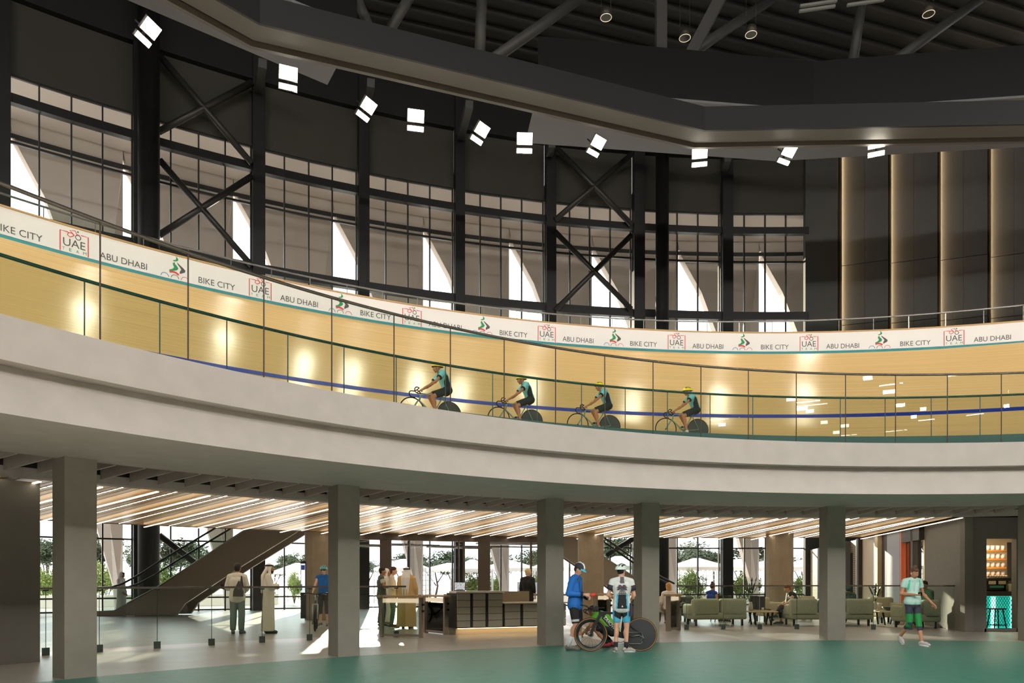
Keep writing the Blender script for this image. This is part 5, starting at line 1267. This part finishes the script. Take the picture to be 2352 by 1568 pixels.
person(p10, AWAY - .05, 'cyclist in a white jersey with a palm print and white helmet, seen from behind', J10, 1.66, 'light', (26, 22, 20), 'nape', yaw=-.75, pitch=.08, curlR=.6, curlL=.6,
       parts=[shirt((206, 212, 206), .62, .9, .014, 'jersey'), legs((74, 168, 204), .78, .010, 'cycling_shorts'), shoes((150, 146, 140), (190, 186, 178), (34, 33, 34), 1.0, .12), helmet((208, 226, 216), (34, 40, 40), .03),
              decal('palm_print', M_pal, PALM, 'jersey', st=.005), decal('lower_panel', M_jb, [[(-.075, 1.15), (.075, 1.15), (.09, .87), (-.10, .87)]], 'jersey'), decal('stripe', M_jt2, [[(-.105, 1.17), (-.075, 1.15), (-.10, .87), (-.125, .87)]], 'jersey'), decal('stripe', M_jt2, [[(.075, 1.15), (.105, 1.17), (.125, .87), (.09, .87)]], 'jersey'),
              decal('neck_panel', mat('neck_grey', (98, 90, 96), .8), [[(-.035, 1.50), (.035, 1.50), (.045, 1.37), (-.045, 1.37)]], 'jersey'), decal('pocket_mark', M_white, [[(-.02, .90), (.02, .90), (0, .94)]], 'jersey', st=.005, lift=.008),
              decal('seat_pad', M_jb, [[(-.15, .90), (.10, .90), (.10, .74), (-.01, .66), (-.04, .66), (-.15, .72)]], 'cycling_shorts'),
              lambda root, J, hp, HM: [(lambda m, q: (m.tube([J['s' + q].lerp(J['e' + q], .28), J['s' + q].lerp(J['e' + q], .64)], [.072, .066], 14), m.build('sleeve_panel', mat('sleeve_dark', (48, 46, 54), .8), root)))(MB(), q) for q in 'RL'],
              slab('hip_towel', mat('towel_dark', (54, 48, 64), .8), lambda J, hp: [V(.155, -.10, .98), V(.20, -.06, .98), V(.205, -.06, .74), V(.15, -.12, .72)], .02)])
p11 = at_z(1412, 1488, 0) + V(0, .22, 0)
J11 = pose(pel=(0, 0, .36), wst=(0, .10, .48), chs=(0, .24, .62), nck=(0, .36, .70), hd=(0, .46, .74), sR=(.17, .32, .68), sL=(-.17, .32, .68), eR=(.24, .42, .44), wR=(.18, .58, .32), eL=(-.24, .42, .44), wL=(-.22, .60, .28), hR=(.09, .02, .36), hL=(-.09, .02, .36), kR=(.17, .40, .42), kL=(-.17, .36, .40), aR=(.14, .10, .09), aL=(-.14, .08, .09), fR=(.18, .27, .03), fL=(-.19, .24, .03))
person(p11, LEFT - .5, 'person in a lime green top crouching behind the racing bicycle', J11, 1.70, 'tan', (40, 30, 26), 'short', pitch=.5, parts=[shirt((108, 190, 60), .5, 1, .02, 'top'), legs((34, 34, 38), .85, .012, 'shorts'), shoes((190, 62, 72), (60, 40, 44), (34, 34, 36))])
# --- lounge and walkers
p16 = at_z(2096, 1482, 0)
J16 = pose(wf=(.80, 0, 0), pel=(0, 0, .93), hd=(0, .06, 1.60), nck=(0, .015, 1.45), eR=(.25, -.04, 1.14), wR=(.10, .20, 1.12), eL=(-.27, -.02, 1.14), wL=(-.42, .08, .93), hR=(.085, 0, .91), hL=(-.085, 0, .91), kR=(.10, .03, .50), kL=(-.08, .09, .50), aR=(.09, -.27, .19), fR=(.10, -.17, .06), aL=(-.07, .20, .095), fL=(-.09, .36, .05))
person(p16, TOWARD + .18, 'person in a mint T-shirt and green leggings walking while reading a phone', J16, 1.66, 'tan', (84, 56, 38), 'bun', yaw=-.1, pitch=.40, w=.88, curlR=.9, curlL=.4, palmR=(-.3, 0, 1),
       parts=[shirt((172, 206, 194), .52, .97, .012, 'shirt', w=.88, short=True), legs((48, 50, 64), 1.42, .004, 'leggings', w=.86), bandleg((28, 132, 62), .52, 1.20, .015, k=.86), shoes((176, 168, 166), (214, 208, 204)),
              decal('shoulder_panel', mat('mint_dark', (70, 182, 150), .8), [[(.10, 1.45), (.15, 1.43), (.155, 1.22), (.135, 1.22)]], 'shirt', 'front'), decal('shoulder_panel', mat('mint_dark', (70, 182, 150), .8), [[(-.10, 1.45), (-.13, 1.44), (-.15, 1.26), (-.135, 1.26)]], 'shirt', 'front'),
              lambda root, J, hp, HM: (lambda m: (m.tube([hp(.079, .012, -.005), hp(.080, .018, -.035)], .007, 6), m.build('earphone', M_white, root)))(MB())])
hv = p16 + Matrix.Rotation(TOWARD + .18, 4, 'Z') @ V(.035, .265, 1.088)
m = MB(); m.rbox((0, 0, 0), (.075, .15, .010), .004); o = m.build('phone', M_black, loc=hv); o.rotation_euler = (R_(25), 0, R_(150)); held(o, 'dark phone held by the walking person in the mint T-shirt', 'phone')
SIT = dict(pel=(0, 0, .50), wst=(0, -.03, .64), chs=(0, -.05, .84), nck=(0, -.04, 1.01), hd=(0, .0, 1.175), sR=(.175, -.05, .965), sL=(-.175, -.05, .965), eR=(.23, .0, .70), wR=(.18, .22, .62), eL=(-.23, .0, .70), wL=(-.18, .22, .62), hR=(.09, .02, .50), hL=(-.09, .02, .50), kR=(.12, .44, .50), kL=(-.12, .44, .50), aR=(.12, .44, .085), aL=(-.12, .44, .085), fR=(.14, .60, .03), fL=(-.14, .60, .03))
def sit(**k): d = dict(SIT); d.update(k); return pose(**d)
person(fl_at(1535, 23.0), AWAY + .2, 'blonde person in a white top seated beside the pier behind the gate', sit(), 1.74, 'light', (190, 138, 70), 'long', parts=[shirt((230, 220, 212), 1.5, 1, .02), legs((120, 112, 104))])
person(fl_at(1637, 24.2), RIGHT + .5, 'person in a blue sleeveless top seated in the dark lounge chair', sit(), 1.74, 'light', (70, 44, 34), 'bun', yaw=.2, parts=[shirt((36, 66, 150), .06, 1, .016), legs((40, 44, 52)), shoes((60, 60, 60))])
J14 = sit(chs=(0, .08, .82), nck=(0, .16, .98), hd=(0, .25, 1.12), sR=(.17, .10, .93), sL=(-.17, .10, .93), eR=(.22, .26, .70), wR=(.06, .46, .60), eL=(-.22, .26, .70), wL=(-.02, .48, .58), kL=(-.06, .46, .56), aL=(.04, .60, .28), fL=(.05, .74, .22), kR=(.10, .44, .48), aR=(.12, .42, .085))
person(fl_at(1828, 22.95), LEFT - .1, 'red-haired person with a dark vest leaning forward on the long green sofa', J14, 1.74, 'light', (150, 74, 40), 'full', pitch=.35, parts=[shirt((44, 54, 48), .12, 1, .018, 'vest'), legs((40, 48, 42), 1.7), shoes((70, 88, 104)), slab('scarf', mat('scarf_grey', (140, 150, 136), .8), lambda J, hp: [V(.06, .26, .98), V(-.06, .26, .98), V(-.05, .30, .70), V(.05, .30, .70)], .03)])
person(fl_at(1947, 22.85), AWAY, 'person in a dark teal beanie seated on the long green sofa, seen from behind', sit(hd=(0, 0, 1.16)), 1.66, 'light', (60, 40, 30), 'nape', parts=[shirt((60, 84, 74), 1.5, 1, .02), legs((50, 56, 54)), lambda root, J, hp, HM: (lambda m: (m.ell(hp(0, -.02, .03), (.09, .104, .10), HM, 16, 10), m.build('beanie', mat('beanie', (44, 92, 86), .9), root)))(MB())])
person(fl_at(2124, 21.35), LEFT + .3, 'dark-haired person in a green top seated on the sofa by the dark wall', sit(hd=(0, .02, 1.24), nck=(0, -.03, 1.08), chs=(0, -.04, .90), sR=(.175, -.05, 1.03), sL=(-.175, -.05, 1.03)), 1.74, 'tan', (52, 30, 24), 'full', parts=[shirt((70, 112, 84), 1.0, 1, .02), legs((60, 70, 60))])
# ================================================================ bicycles (forward = +y, rear axle above the origin)
M_tyre = mat('tyre', (24, 24, 25), .7); M_rim = mat('rim_black', (30, 31, 32), .4); M_alu = mat('alloy', (170, 172, 172), .3, metal=.9); M_trk = mat('track_frame', (120, 150, 134), .35); M_tan = mat('tan_wall', (206, 138, 40), .5)
def yz(u, z, x=0.0): return Vector((x, u, z))
def circ(u, z, r, n=40, x=0.0): return [yz(u + r * math.cos(2 * math.pi * i / n), z + r * math.sin(2 * math.pi * i / n), x) for i in range(n)]
def wheel(root, u, r, disc=False, spokes=16, tyre_r=.012, deep=.0, tan=None, rimm=None):
    w = MB(); w.tube(circ(u, r, r - tyre_r), tyre_r, 8, closed=True); wo = w.build('wheel', M_tyre, root)
    if disc:
        m = MB(); n = 40; rr = r - tyre_r * 1.6; c = [(-.006), (.006)]
        for s in (-1, 1):
            vs = [yz(u, r, s * .022)] + [p for p in circ(u, r, rr, n, s * .008)]; m.add(vs, [(0, 1 + i, 1 + (i + 1) % n) if s > 0 else (0, 1 + (i + 1) % n, 1 + i) for i in range(n)], 0, True)
        m.build('disc', rimm or M_rim, wo)
    else:
        m = MB(); rr = r - tyre_r * 2
        if deep:
            n = 40; a, b = circ(u, r, rr, n, .009) , circ(u, r, rr - deep, n, .004); a2, b2 = circ(u, r, rr, n, -.009), circ(u, r, rr - deep, n, -.004)
            vs = a + b + b2 + a2
            for k in range(3): m.f += [(k * n + i, k * n + (i + 1) % n, (k + 1) * n + (i + 1) % n, (k + 1) * n + i) for i in range(n)]
            m.v += [tuple(v) for v in vs]; m.m += [0] * (3 * n); m.sm += [True] * (3 * n)
        else: m.tube(circ(u, r, rr), .008, 6, closed=True)
        m.build('rim', rimm or M_rim, wo)
        m = MB()
        for i in range(spokes):
            a = 2 * math.pi * i / spokes; m.tube([yz(u, r, .02 * (-1) ** i), yz(u + (rr - deep) * math.cos(a), r + (rr - deep) * math.sin(a))], .0016, 4)
        m.build('spokes', M_alu if not deep else M_black, wo)
        m = MB(); m.tube([yz(u, r, -.035), yz(u, r, .035)], .018, 10); m.build('hub', M_black, wo)
    if tan: m = MB(); [m.tube(circ(u, r, r - tyre_r * 1.55, 40, s * tyre_r * .85), .0045, 6, closed=True) for s in (-1, 1)]; m.build('sidewall', tan, wo)
    return wo
def pipe(root, name, mtl, pts, r, sx=None):
    m = MB(); m.tube(pts, r, 10); return m.build(name, mtl, root)
# ---- track bicycles and their riders
def track_bike(loc, rz, lbl, s=1.0):
    root = empty('track_bicycle', loc, rz, lbl, 'bicycle', None); root.scale = (s,) * 3
    r = .335; wheel(root, 0, r, True, rimm=mat('disc_dark', (44, 52, 48), .5)); wheel(root, 1.0, r, False, 18)
    bb = yz(.44, .28); hd0, hd1 = yz(.80, .60), yz(.76, .78); st = yz(.18, .76)
    fr = pipe(root, 'frame', M_trk, [hd1, st], .016)
    for a, b, q in ((hd0, bb, .020), (bb, st, .016), (st, yz(0, r, .05), .009), (st, yz(0, r, -.05), .009), (bb, yz(0, r, .05), .010), (bb, yz(0, r, -.05), .010), (hd0, hd1, .02)): pipe(root, 'tube', M_trk, [a, b], q).parent = fr
    for x in (-.05, .05): pipe(root, 'fork', M_trk, [yz(.81, .64, x * .6), yz(.86, .56, x), yz(1.0, r, x)], .011)
    m = MB(); m.tube([yz(.18, .76), yz(.15, .86)], .012, 8); m.build('seatpost', M_alu, root)
    m = MB(); m.cap(yz(.05, .88), yz(.28, .89), .05, .02, 10); o = m.build('saddle', M_black, root)
    m = MB(); m.tube([yz(.76, .78), yz(.86, .86)], .014, 8); m.build('stem', M_black, root)
    for x in (-1, 1):
        m = MB(); m.tube([yz(.86, .86, 0), yz(.87, .865, x * .17), yz(.93, .875, x * .20), yz(.97, .865, x * .203), yz(.995, .83, x * .205), yz(.995, .79, x * .205), yz(.975, .75, x * .205), yz(.94, .725, x * .205), yz(.90, .718, x * .205), yz(.84, .725, x * .205)], .014, 8); m.build('handlebar', M_black, root)
    m = MB(); m.tube(circ(.44, .28, .075, 24, .06), .006, 6, closed=True); m.tube([yz(.44, .28, .06), yz(.40, .13, .075)], .010, 6); m.tube([yz(.44, .28, -.03), yz(.48, .43, -.075)], .010, 6); m.build('crankset', M_alu, root)
    return root
M_ky = (232, 214, 36)
def rider(loc, rz, lbl, s):
    J = pose(pel=(0, .06, .94), wst=(0, .10, 1.08), chs=(0, .17, 1.25), nck=(0, .25, 1.38), hd=(0, .34, 1.475), sR=(.175, .22, 1.33), sL=(-.175, .22, 1.33), eR=(.25, .42, 1.08), wR=(.20, .72, .90), eL=(-.24, .46, 1.06), wL=(-.20, .76, .86),
             hR=(.085, .08, .93), hL=(-.085, .08, .93), kR=(.10, .52, .78), kL=(-.11, .50, .70), aR=(.09, .34, .44), fR=(.09, .50, .40), aL=(-.09, .36, .22), fL=(-.09, .50, .16))
    return person(loc, rz, lbl, J, 1.74 * s, 'tan', None, pitch=.15, curlR=1.3, curlL=1.3, palmR=(0, -.5, -1), palmL=(0, -.5, -1), vox=.013,
        parts=[shirt((128, 206, 216), .58, 1, .014, 'jersey', cuffs=(26, 30, 32)), legs((30, 42, 42), .80, .012, 'cycling_shorts'), shoes((40, 44, 46), (200, 204, 200), (206, 210, 206), 1.0, .08), helmet(M_ky, (30, 34, 30), .05),
               decal('side_panel', mat('jersey_dark', (26, 34, 38), .8), [[(.02, .96), (.16, .96), (.20, 1.12), (.17, 1.30), (.10, 1.24), (.05, 1.10)]], 'jersey', 'left'), decal('side_panel', mat('jersey_dark', (26, 34, 38), .8), [[(.02, .96), (.16, .96), (.20, 1.12), (.17, 1.30), (.10, 1.24), (.05, 1.10)]], 'jersey', 'right')])
cyc = [(1032, 'first'), (1222, 'second'), (1401, 'third'), (1603, 'last')]
for px, w in cyc:
    R = 20.6 if w == 'first' else 21.75; th = ring_th(px, R); z = track_z(R) + .006
    hdg = -th + math.pi / 2
    lb = {'first': 'leading the others, partly hidden by the ring beam', 'second': 'second in the line of four riders', 'third': 'third in the line of four riders', 'last': 'at the tail of the line of four riders'}[w]
    track_bike(pol(th, R, z), hdg, 'track bicycle with a solid rear disc wheel, ' + {'first': 'ridden at the head of the line', 'second': 'second in line', 'third': 'third in line', 'last': 'last in line'}[w], .92)
    rider(pol(th, R, z), hdg, 'track cyclist in turquoise and yellow helmet ' + lb, .92)
# ---- racing bicycle on the court floor
pr = at_z(1471, 1495.5, 0)
tt = empty('racing_bicycle', pr, LEFT, 'black time-trial bicycle with orange tyre walls and a solid disc wheel', 'bicycle')
r = .324
wheel(tt, 0, r, True, tan=M_tan, rimm=mat('disc_black', (42, 45, 46), .45)); wheel(tt, .955, r, False, 18, deep=.062, tan=M_tan)
q = lambda x, y, s=0.0: yz((1860 - x) * .000817 - .01, (1288 - y) * .000817, s)
M_fr2 = mat('frame_black', (22, 22, 24), .3)
def slabpoly(name, pts, w, mtl=M_fr2, parent=None):
    m = MB(); m.prism([p + Vector((-w / 2, 0, 0)) for p in pts], (w, 0, 0)); return m.build(name, mtl, parent or tt)
fr = slabpoly('frame', [q(870, 345), q(1040, 350), q(1050, 400), q(980, 470), q(860, 470)], .06)
for nm, pts, w in (('down_tube', [q(980, 440), q(930, 500), q(1330, 960), q(1420, 980), q(1420, 880)], .045), ('top_tube', [q(1000, 352), q(1480, 372), q(1480, 420), q(1000, 410)], .04), ('seat_tube', [q(1440, 370), q(1530, 370), q(1500, 620), q(1440, 960), q(1370, 960)], .035),
                   ('chain_stay', [q(1400, 930), q(1400, 975), q(1860, 905), q(1860, 885)], .10), ('seat_stay', [q(1480, 560), q(1500, 610), q(1855, 895), q(1870, 870)], .10)): slabpoly(nm, pts, w, parent=fr)
for x in (-.045, .045): slabpoly('fork', [q(860, 430, x), q(930, 440, x), q(800, 680, x), q(700, 890, x), q(665, 880, x), q(740, 640, x)], .02)
m = MB(); m.tube(circ(.955, r, .06, 24, .03), .006, 6, closed=True); m.lathe([(.05, -.002), (.05, .002)], yz(.955, r, .03), 20, M=Matrix.Rotation(R_(90), 4, 'Y')); m.build('brake_disc', M_alu, tt)
for x in (-.05, .05):
    pipe(tt, 'aero_extension', M_black, [q(1000, 262, x), q(800, 262, x), q(640, 262, x), q(560, 215, x), q(445, 198, x)], .012)
    pipe(tt, 'base_bar', M_black, [q(900, 340, 0), q(870, 335, x * 3), q(700, 325, x * 4), q(560, 310, x * 4), q(530, 330, x * 4), q(545, 370, x * 4), q(598, 408, x * 4)], .011)
slabpoly('arm_pad', [q(760, 210), q(850, 215), q(850, 300), q(800, 300), q(755, 245)], .16)
m = MB(); m.cap(q(1560, 250), q(1370, 262), .05, .02, 10); m.build('saddle', M_black, tt); pipe(tt, 'seatpost', M_black, [q(1470, 265), q(1480, 380)], .02)
m = MB(); m.tube(circ((1860 - 1400) * .000817, (1288 - 960) * .000817, .10, 28, .055), .006, 6, closed=True); m.tube([q(1400, 960, .06), q(1230, 930, .07)], .010, 6); m.tube([q(1400, 960, -.05), q(1570, 990, -.07)], .010, 6); m.build('crankset', M_fr2, tt)
m = MB(); m.tube([q(1400, 835, -.055), q(1840, 830, -.055)], .004, 5); m.tube([q(1400, 1100, -.055), q(1840, 1100, -.055), q(1880, 1060, -.055), q(1850, 1010, -.055), q(1905, 960, -.055), q(1860, 840, -.055)], .005, 5); m.tube([q(1610, 935, -.06), q(1800, 900, -.06), q(1930, 970, -.06)], .006, 5); m.build('chain', M_alu, tt)
v, f, tw, thh = text_mesh('S-WORKS', 1.0); s_ = .36 / tw; a = q(1000, 480); dv = (q(1250, 770) - a).normalized(); up = Vector((0, dv.z, -dv.y)); up = up if up.z > 0 else -up
M_wl = mat('white_letter', (230, 230, 226), .5)
for sd in (-.0245, .0245):
    m = MB(); m.add([a + Vector((sd, 0, 0)) + dv * (.36 - p.x * s_) + up * (p.y * s_ * 1.1 - .03) for p in v], f); m.build('frame_lettering', M_wl, tt)
# ---- mountain bicycle of the blue-vested cyclist (front wheel towards the viewer)
pm = fl_at(727, 20.9)
mb_ = empty('mountain_bicycle', pm, TOWARD + .22, 'dark mountain bicycle with a silver fork held by the blue-vested cyclist', 'bicycle')
r = .345; wheel(mb_, 0, r, False, 20, .026); wheel(mb_, 1.06, r, False, 20, .026)
M_mf = mat('mtb_frame', (40, 42, 44), .4)
fr = pipe(mb_, 'frame', M_mf, [yz(.80, .78), yz(.22, .74)], .02)
for a, b, w in ((yz(.84, .66), yz(.42, .32), .024), (yz(.42, .32), yz(.20, .80), .018), (yz(.22, .74), yz(0, r, .06), .010), (yz(.22, .74), yz(0, r, -.06), .010), (yz(.42, .32), yz(0, r, .06), .011), (yz(.42, .32), yz(0, r, -.06), .011), (yz(.80, .82), yz(.86, .64), .024)): pipe(mb_, 'tube', M_mf, [a, b], w).parent = fr
for x in (-.065, .065): pipe(mb_, 'fork', M_alu, [yz(.87, .72, x), yz(1.06, r, x)], .018)
pipe(mb_, 'fork_crown', M_alu, [yz(.87, .72, -.075), yz(.87, .72, .075)], .02)
m = MB(); m.tube([yz(.74, 1.02, -.33), yz(.78, 1.03, -.2), yz(.80, .99, 0), yz(.78, 1.03, .2), yz(.74, 1.02, .33)], .014, 8); hb = m.build('handlebar', M_mf, mb_); pipe(mb_, 'stem', M_alu, [yz(.80, .80), yz(.79, .99)], .018)
for x in (-1, 1): pipe(mb_, 'grip', M_black, [yz(.745, 1.02, x * .22), yz(.735, 1.02, x * .34)], .019); pipe(mb_, 'brake_lever', M_alu, [yz(.79, 1.01, x * .20), yz(.85, .98, x * .30)], .007)
m = MB(); m.cap(yz(.08, .93), yz(.30, .93), .06, .025, 10); m.build('saddle', M_black, mb_); pipe(mb_, 'seatpost', M_alu, [yz(.20, .78), yz(.19, .92)], .014)
m = MB(); m.tube(circ(.42, .32, .09, 24, .06), .006, 6, closed=True); m.tube([yz(.42, .32, .06), yz(.42, .15, .09)], .011, 6); m.tube([yz(.42, .32, -.06), yz(.42, .49, -.09)], .011, 6); m.build('crankset', M_mf, mb_)
# ================================================================ outside: planters, marquees, trees
M_out = mat('planter_white', (232, 228, 220), .7)
for i, (pa, pb) in enumerate(((-60, 640), (1180, 2050))):
    ta, tb = ring_th(pa, RW + 8, CW), ring_th(pb, RW + 8, CW)
    m = MB(); m.sweep([(RW + 8, 0), (RW + 8.4, 0), (RW + 8.4, .62), (RW + 8, .62)], ta, tb, 20, C=CW); tag(local(m.build('low_wall', M_out)), ['pale low garden wall outside beyond the escalator windows', 'pale low garden wall outside beyond the lounge windows'][i], 'wall', kind='thing')
M_tent = mat('marquee_canvas', (240, 240, 240), .8); M_tp = mat('marquee_truss', (214, 216, 218), .5)
def marquee(px, d, w, lbl, eave=1304, peak=1281):
    c = at_d(px, 1334, d); ze, zp = at_d(0, eave, d).z, at_d(0, peak, d).z
    root = empty('marquee', (c.x, d, -.01), 0, lbl, 'marquee', 'white marquees outside'); h = w / 2
    m = MB(); b = [(-h, -h, ze), (h, -h, ze), (h, h, ze), (-h, h, ze)]; m.add([Vector(p) for p in b] + [Vector((-h * .12, 0, zp)), Vector((h * .12, 0, zp))], [(0, 1, 5, 4), (1, 2, 5), (2, 3, 4, 5), (3, 0, 4)]); m.build('canopy', M_tent, root)
    m = MB(); n = 12
    for s in range(4):
        a, e = Vector(b[s]), Vector(b[(s + 1) % 4])
        for k in range(n):
            p, q_ = a.lerp(e, k / n), a.lerp(e, (k + 1) / n); mid = (p + q_) / 2; m.add([p, q_, q_ - Vector((0, 0, .16)), mid - Vector((0, 0, .26)), p - Vector((0, 0, .16))], [(0, 1, 2, 3, 4)])
    m.build('valance', M_tent, root)
    for sx in (-1, 1):
        for sy in (-1, 1):
            m = MB()
            for ox in (-.12, .12): m.tube([(sx * h * .94 + ox, sy * h * .94, 0), (sx * h * .94 + ox, sy * h * .94, ze)], .035, 5)
            for k in range(7): m.box((sx * h * .94, sy * h * .94, ze * (k + .5) / 7), (.24, .04, .05))
            m.build('leg', M_tp, root)
for px, d, w, lb, ev, pk in ((683, 47, 2.2, 'white marquee seen past the bearded robed visitor', 1310, 1292), (927, 48, 3.2, 'white marquee with a sharp peak above the robed visitor at the gate', 1304, 1283), (1033, 50, 2.9, 'white marquee seen above the small reception monitor', 1305, 1292), (1085, 46, 2.4, 'white marquee beside the wide bronze post of the shop', 1306, 1284),
                             (1170, 50, 3.6, 'white marquee behind the blonde receptionist', 1304, 1286), (1268, 52, 3.0, 'white marquee glimpsed beside the pier at the desk', 1303, 1284), (1420, 50, 3.4, 'white marquee showing below the brace by the white helmet', 1300, 1276), (1600, 49, 3.5, 'white marquee beyond the lounge window beside the brown round column', 1302, 1281),
                             (1700, 52, 4.2, 'wide white marquee behind the dark window column of the lounge', 1303, 1283), (1850, 50, 3.4, 'white marquee just past the sunlit rounded column', 1302, 1284), (2100, 56, 4.0, 'white marquee reflected beyond the glass by the walking person', 1303, 1282)): marquee(px, d, w, lb, ev, pk)
def leaf_mesh(seed, n=1500, s=.30):
    rnd = random.Random(seed); m = MB(); lobes = [(rnd.uniform(-.5, .5), rnd.uniform(-.4, .4), rnd.uniform(-.35, .5), rnd.uniform(.32, .55)) for _ in range(9)]
    for k in range(n):
        L = rnd.choice(lobes); v = Vector((rnd.gauss(0, 1), rnd.gauss(0, 1), rnd.gauss(0, 1))).normalized() * L[3] * rnd.uniform(.55, 1.05); c = Vector(L[:3]) + v
        u = Vector((rnd.gauss(0, 1), rnd.gauss(0, 1), rnd.gauss(0, 1))).normalized(); w = u.orthogonal().normalized(); q = s * rnd.uniform(.25, .6)
        m.add([c - u * q * .5, c + w * q * .22, c + u * q * .5, c - w * q * .22], [(0, 1, 2, 3)], rnd.choice((0, 0, 1)))
    return m
M_lf1 = [mat('leaf_dark', (56, 70, 46), .7), mat('leaf_olive', (80, 92, 58), .7)]; M_lf2 = [mat('leaf_green', (104, 124, 60), .7), mat('leaf_light', (136, 150, 76), .7)]; M_bark = mat('bark', (70, 58, 46), .9)
protos = [leaf_mesh(k, 3000).build('foliage', M_lf1 if k < 3 else M_lf2) for k in range(5)]
meshes = [o.data for o in protos]
for o in protos: bpy.data.objects.remove(o)
def tree(px, pt, d, wpx, k, lbl, trunk=True, base=1385):
    """crown from picture row pt down, wpx wide"""
    top = at_d(px, pt, d); w = wpx * d / F; root = empty('tree' if trunk else 'shrub', (top.x, d, -.01), random.uniform(0, 6), lbl, 'tree' if trunk else 'shrub', 'trees outside' if trunk else 'shrubs outside')
    zb = at_d(0, base, d).z if not trunk else at_d(0, 1326, d).z; w *= 1.2
    hh = top.z - max(zb, .0); o = bpy.data.objects.new('foliage', meshes[k]); COL.objects.link(o); o.parent = root; o.location = (0, 0, max(zb, 0) + hh * .48); o.scale = (w * .62, w * .62, hh * .56)
    m = MB(); 
    if trunk:
        m.tube([(0, 0, 0), (.05 * w, 0, zb * .6), (-.02 * w, 0, zb + hh * .4)], [.11, .08, .04], 7); m.tube([(.03 * w, 0, zb * .7), (.22 * w, 0, zb + hh * .35)], [.06, .03], 6); m.tube([(.02 * w, 0, zb * .6), (-.2 * w, .1, zb + hh * .3)], [.06, .03], 6)
    else:
        for a in range(4): m.tube([(0, 0, 0), (.2 * w * math.cos(a * 1.6), .2 * w * math.sin(a * 1.6), hh * .5)], [.03, .015], 5)
    m.build('trunk' if trunk else 'stem', M_bark, root)
for px, pt, d, wp_, k, lb in ((108, 1232, 46, 80, 0, 'dark tree beyond the narrow window beside the dark wall'), (232, 1195, 46, 90, 1, 'tree filling the window beside the broad pier'), (415, 1226, 46, 130, 2, 'round dark tree behind the escalator handrail'), (318, 1250, 50, 60, 0, 'tree glimpsed next to the round window column'), (632, 1292, 55, 60, 1, 'small round tree beyond the bearded robed visitor'), (676, 1262, 58, 70, 2, 'tree rising over the small marquee'),
                              (842, 1285, 56, 60, 0, 'tree beyond the shop glass beside the pier'), (926, 1262, 60, 80, 1, 'tree behind the sharp-peaked marquee'), (1000, 1278, 60, 90, 2, 'tree beyond the shop glass between two marquees'), (1040, 1262, 62, 70, 0, 'tall tree above the small monitor beyond the glass'), (1095, 1275, 60, 70, 1, 'tree beside the wide bronze shop post'), (1150, 1262, 60, 80, 2, 'tree beyond the marquee of the receptionist'), (1232, 1260, 60, 60, 0, 'tree at the edge of the shop front'),
                              (1420, 1222, 58, 90, 1, 'tree above the white helmet beyond the brace'), (1592, 1228, 62, 90, 2, 'tree above the lounge marquee beside the brown column'), (1640, 1262, 62, 80, 0, 'lower tree between the two lounge marquees'), (1702, 1250, 60, 120, 1, 'broad tree above the wide marquee of the lounge'), (1842, 1272, 60, 70, 2, 'tree past the sunlit rounded column'), (1540, 1270, 60, 70, 0, 'tree by the brown round column'), (2100, 1262, 66, 130, 1, 'tree beyond the glass near the walking person')): tree(px, pt, d, wp_, k, lb)
for px, pt, d, wp_, k, lb in ((100, 1300, 42.5, 60, 3, 'bright bush at the foot of the narrow window'), (243, 1285, 42.5, 60, 4, 'bright green bush beyond the window beside the broad pier'), (385, 1300, 43, 50, 3, 'bright bush beneath the escalator rail'), (676, 1312, 45, 34, 4, 'bush beside the leg of the small marquee'), (940, 1318, 46, 40, 3, 'bush under the sharp-peaked marquee'), (1080, 1312, 46, 50, 4, 'bush beside the wide bronze shop post'), (1140, 1316, 48, 40, 3, 'bush behind the high end of the desk'), (1235, 1318, 48, 34, 4, 'bush glimpsed next to the receptionist'),
                              (1580, 1305, 47, 44, 3, 'slender bush beyond the lounge glass'), (1605, 1318, 47, 36, 4, 'bush beside the window mullion of the lounge'), (1722, 1306, 47, 54, 3, 'tall bush beyond the seated woman in blue'), (1695, 1322, 47, 40, 4, 'low bush before the wide marquee'), (1838, 1318, 47, 34, 3, 'bush past the sunlit rounded column')): tree(px, pt, d, wp_, k, lb, False, 1388)
# ================================================================ light and camera
sun = bpy.data.lights.new('sun', 'SUN'); sun.energy = 11.0; sun.angle = R_(0.6); sun.color = (1.0, 0.86, 0.66)
so = bpy.data.objects.new('sun', sun); COL.objects.link(so)
so.rotation_euler = Vector((0.18, -1, -0.255)).to_track_quat('-Z', 'Y').to_euler()
w = bpy.data.worlds.new('world'); SC.world = w; w.use_nodes = True
bg = w.node_tree.nodes['Background']; bg.inputs['Color'].default_value = (0.93, 0.96, 1.0, 1); bg.inputs['Strength'].default_value = 4.5
cam = bpy.data.cameras.new('camera'); co = bpy.data.objects.new('camera', cam); COL.objects.link(co); SC.camera = co
cam.sensor_fit = 'HORIZONTAL'; cam.sensor_width = 36; cam.lens = 36 * F / 2352
cam.shift_y = (HY - 784) / 2352; cam.clip_end = 600; cam.clip_start = 0.05
co.location = (0, 0, EYE); co.rotation_euler = (R_(90), 0, 0)
SC.view_settings.view_transform = 'Standard'; SC.view_settings.look = 'None'; SC.view_settings.exposure = 0.0; SC.view_settings.gamma = 1.0
SC.view_settings.use_curve_mapping = False
SC.cycles.use_denoising = True
SC.cycles.use_adaptive_sampling = True; SC.cycles.adaptive_threshold = 0.035
SC.cycles.max_bounces = 7; SC.cycles.transparent_max_bounces = 18; SC.cycles.diffuse_bounces = 4; SC.cycles.sample_clamp_indirect = 6
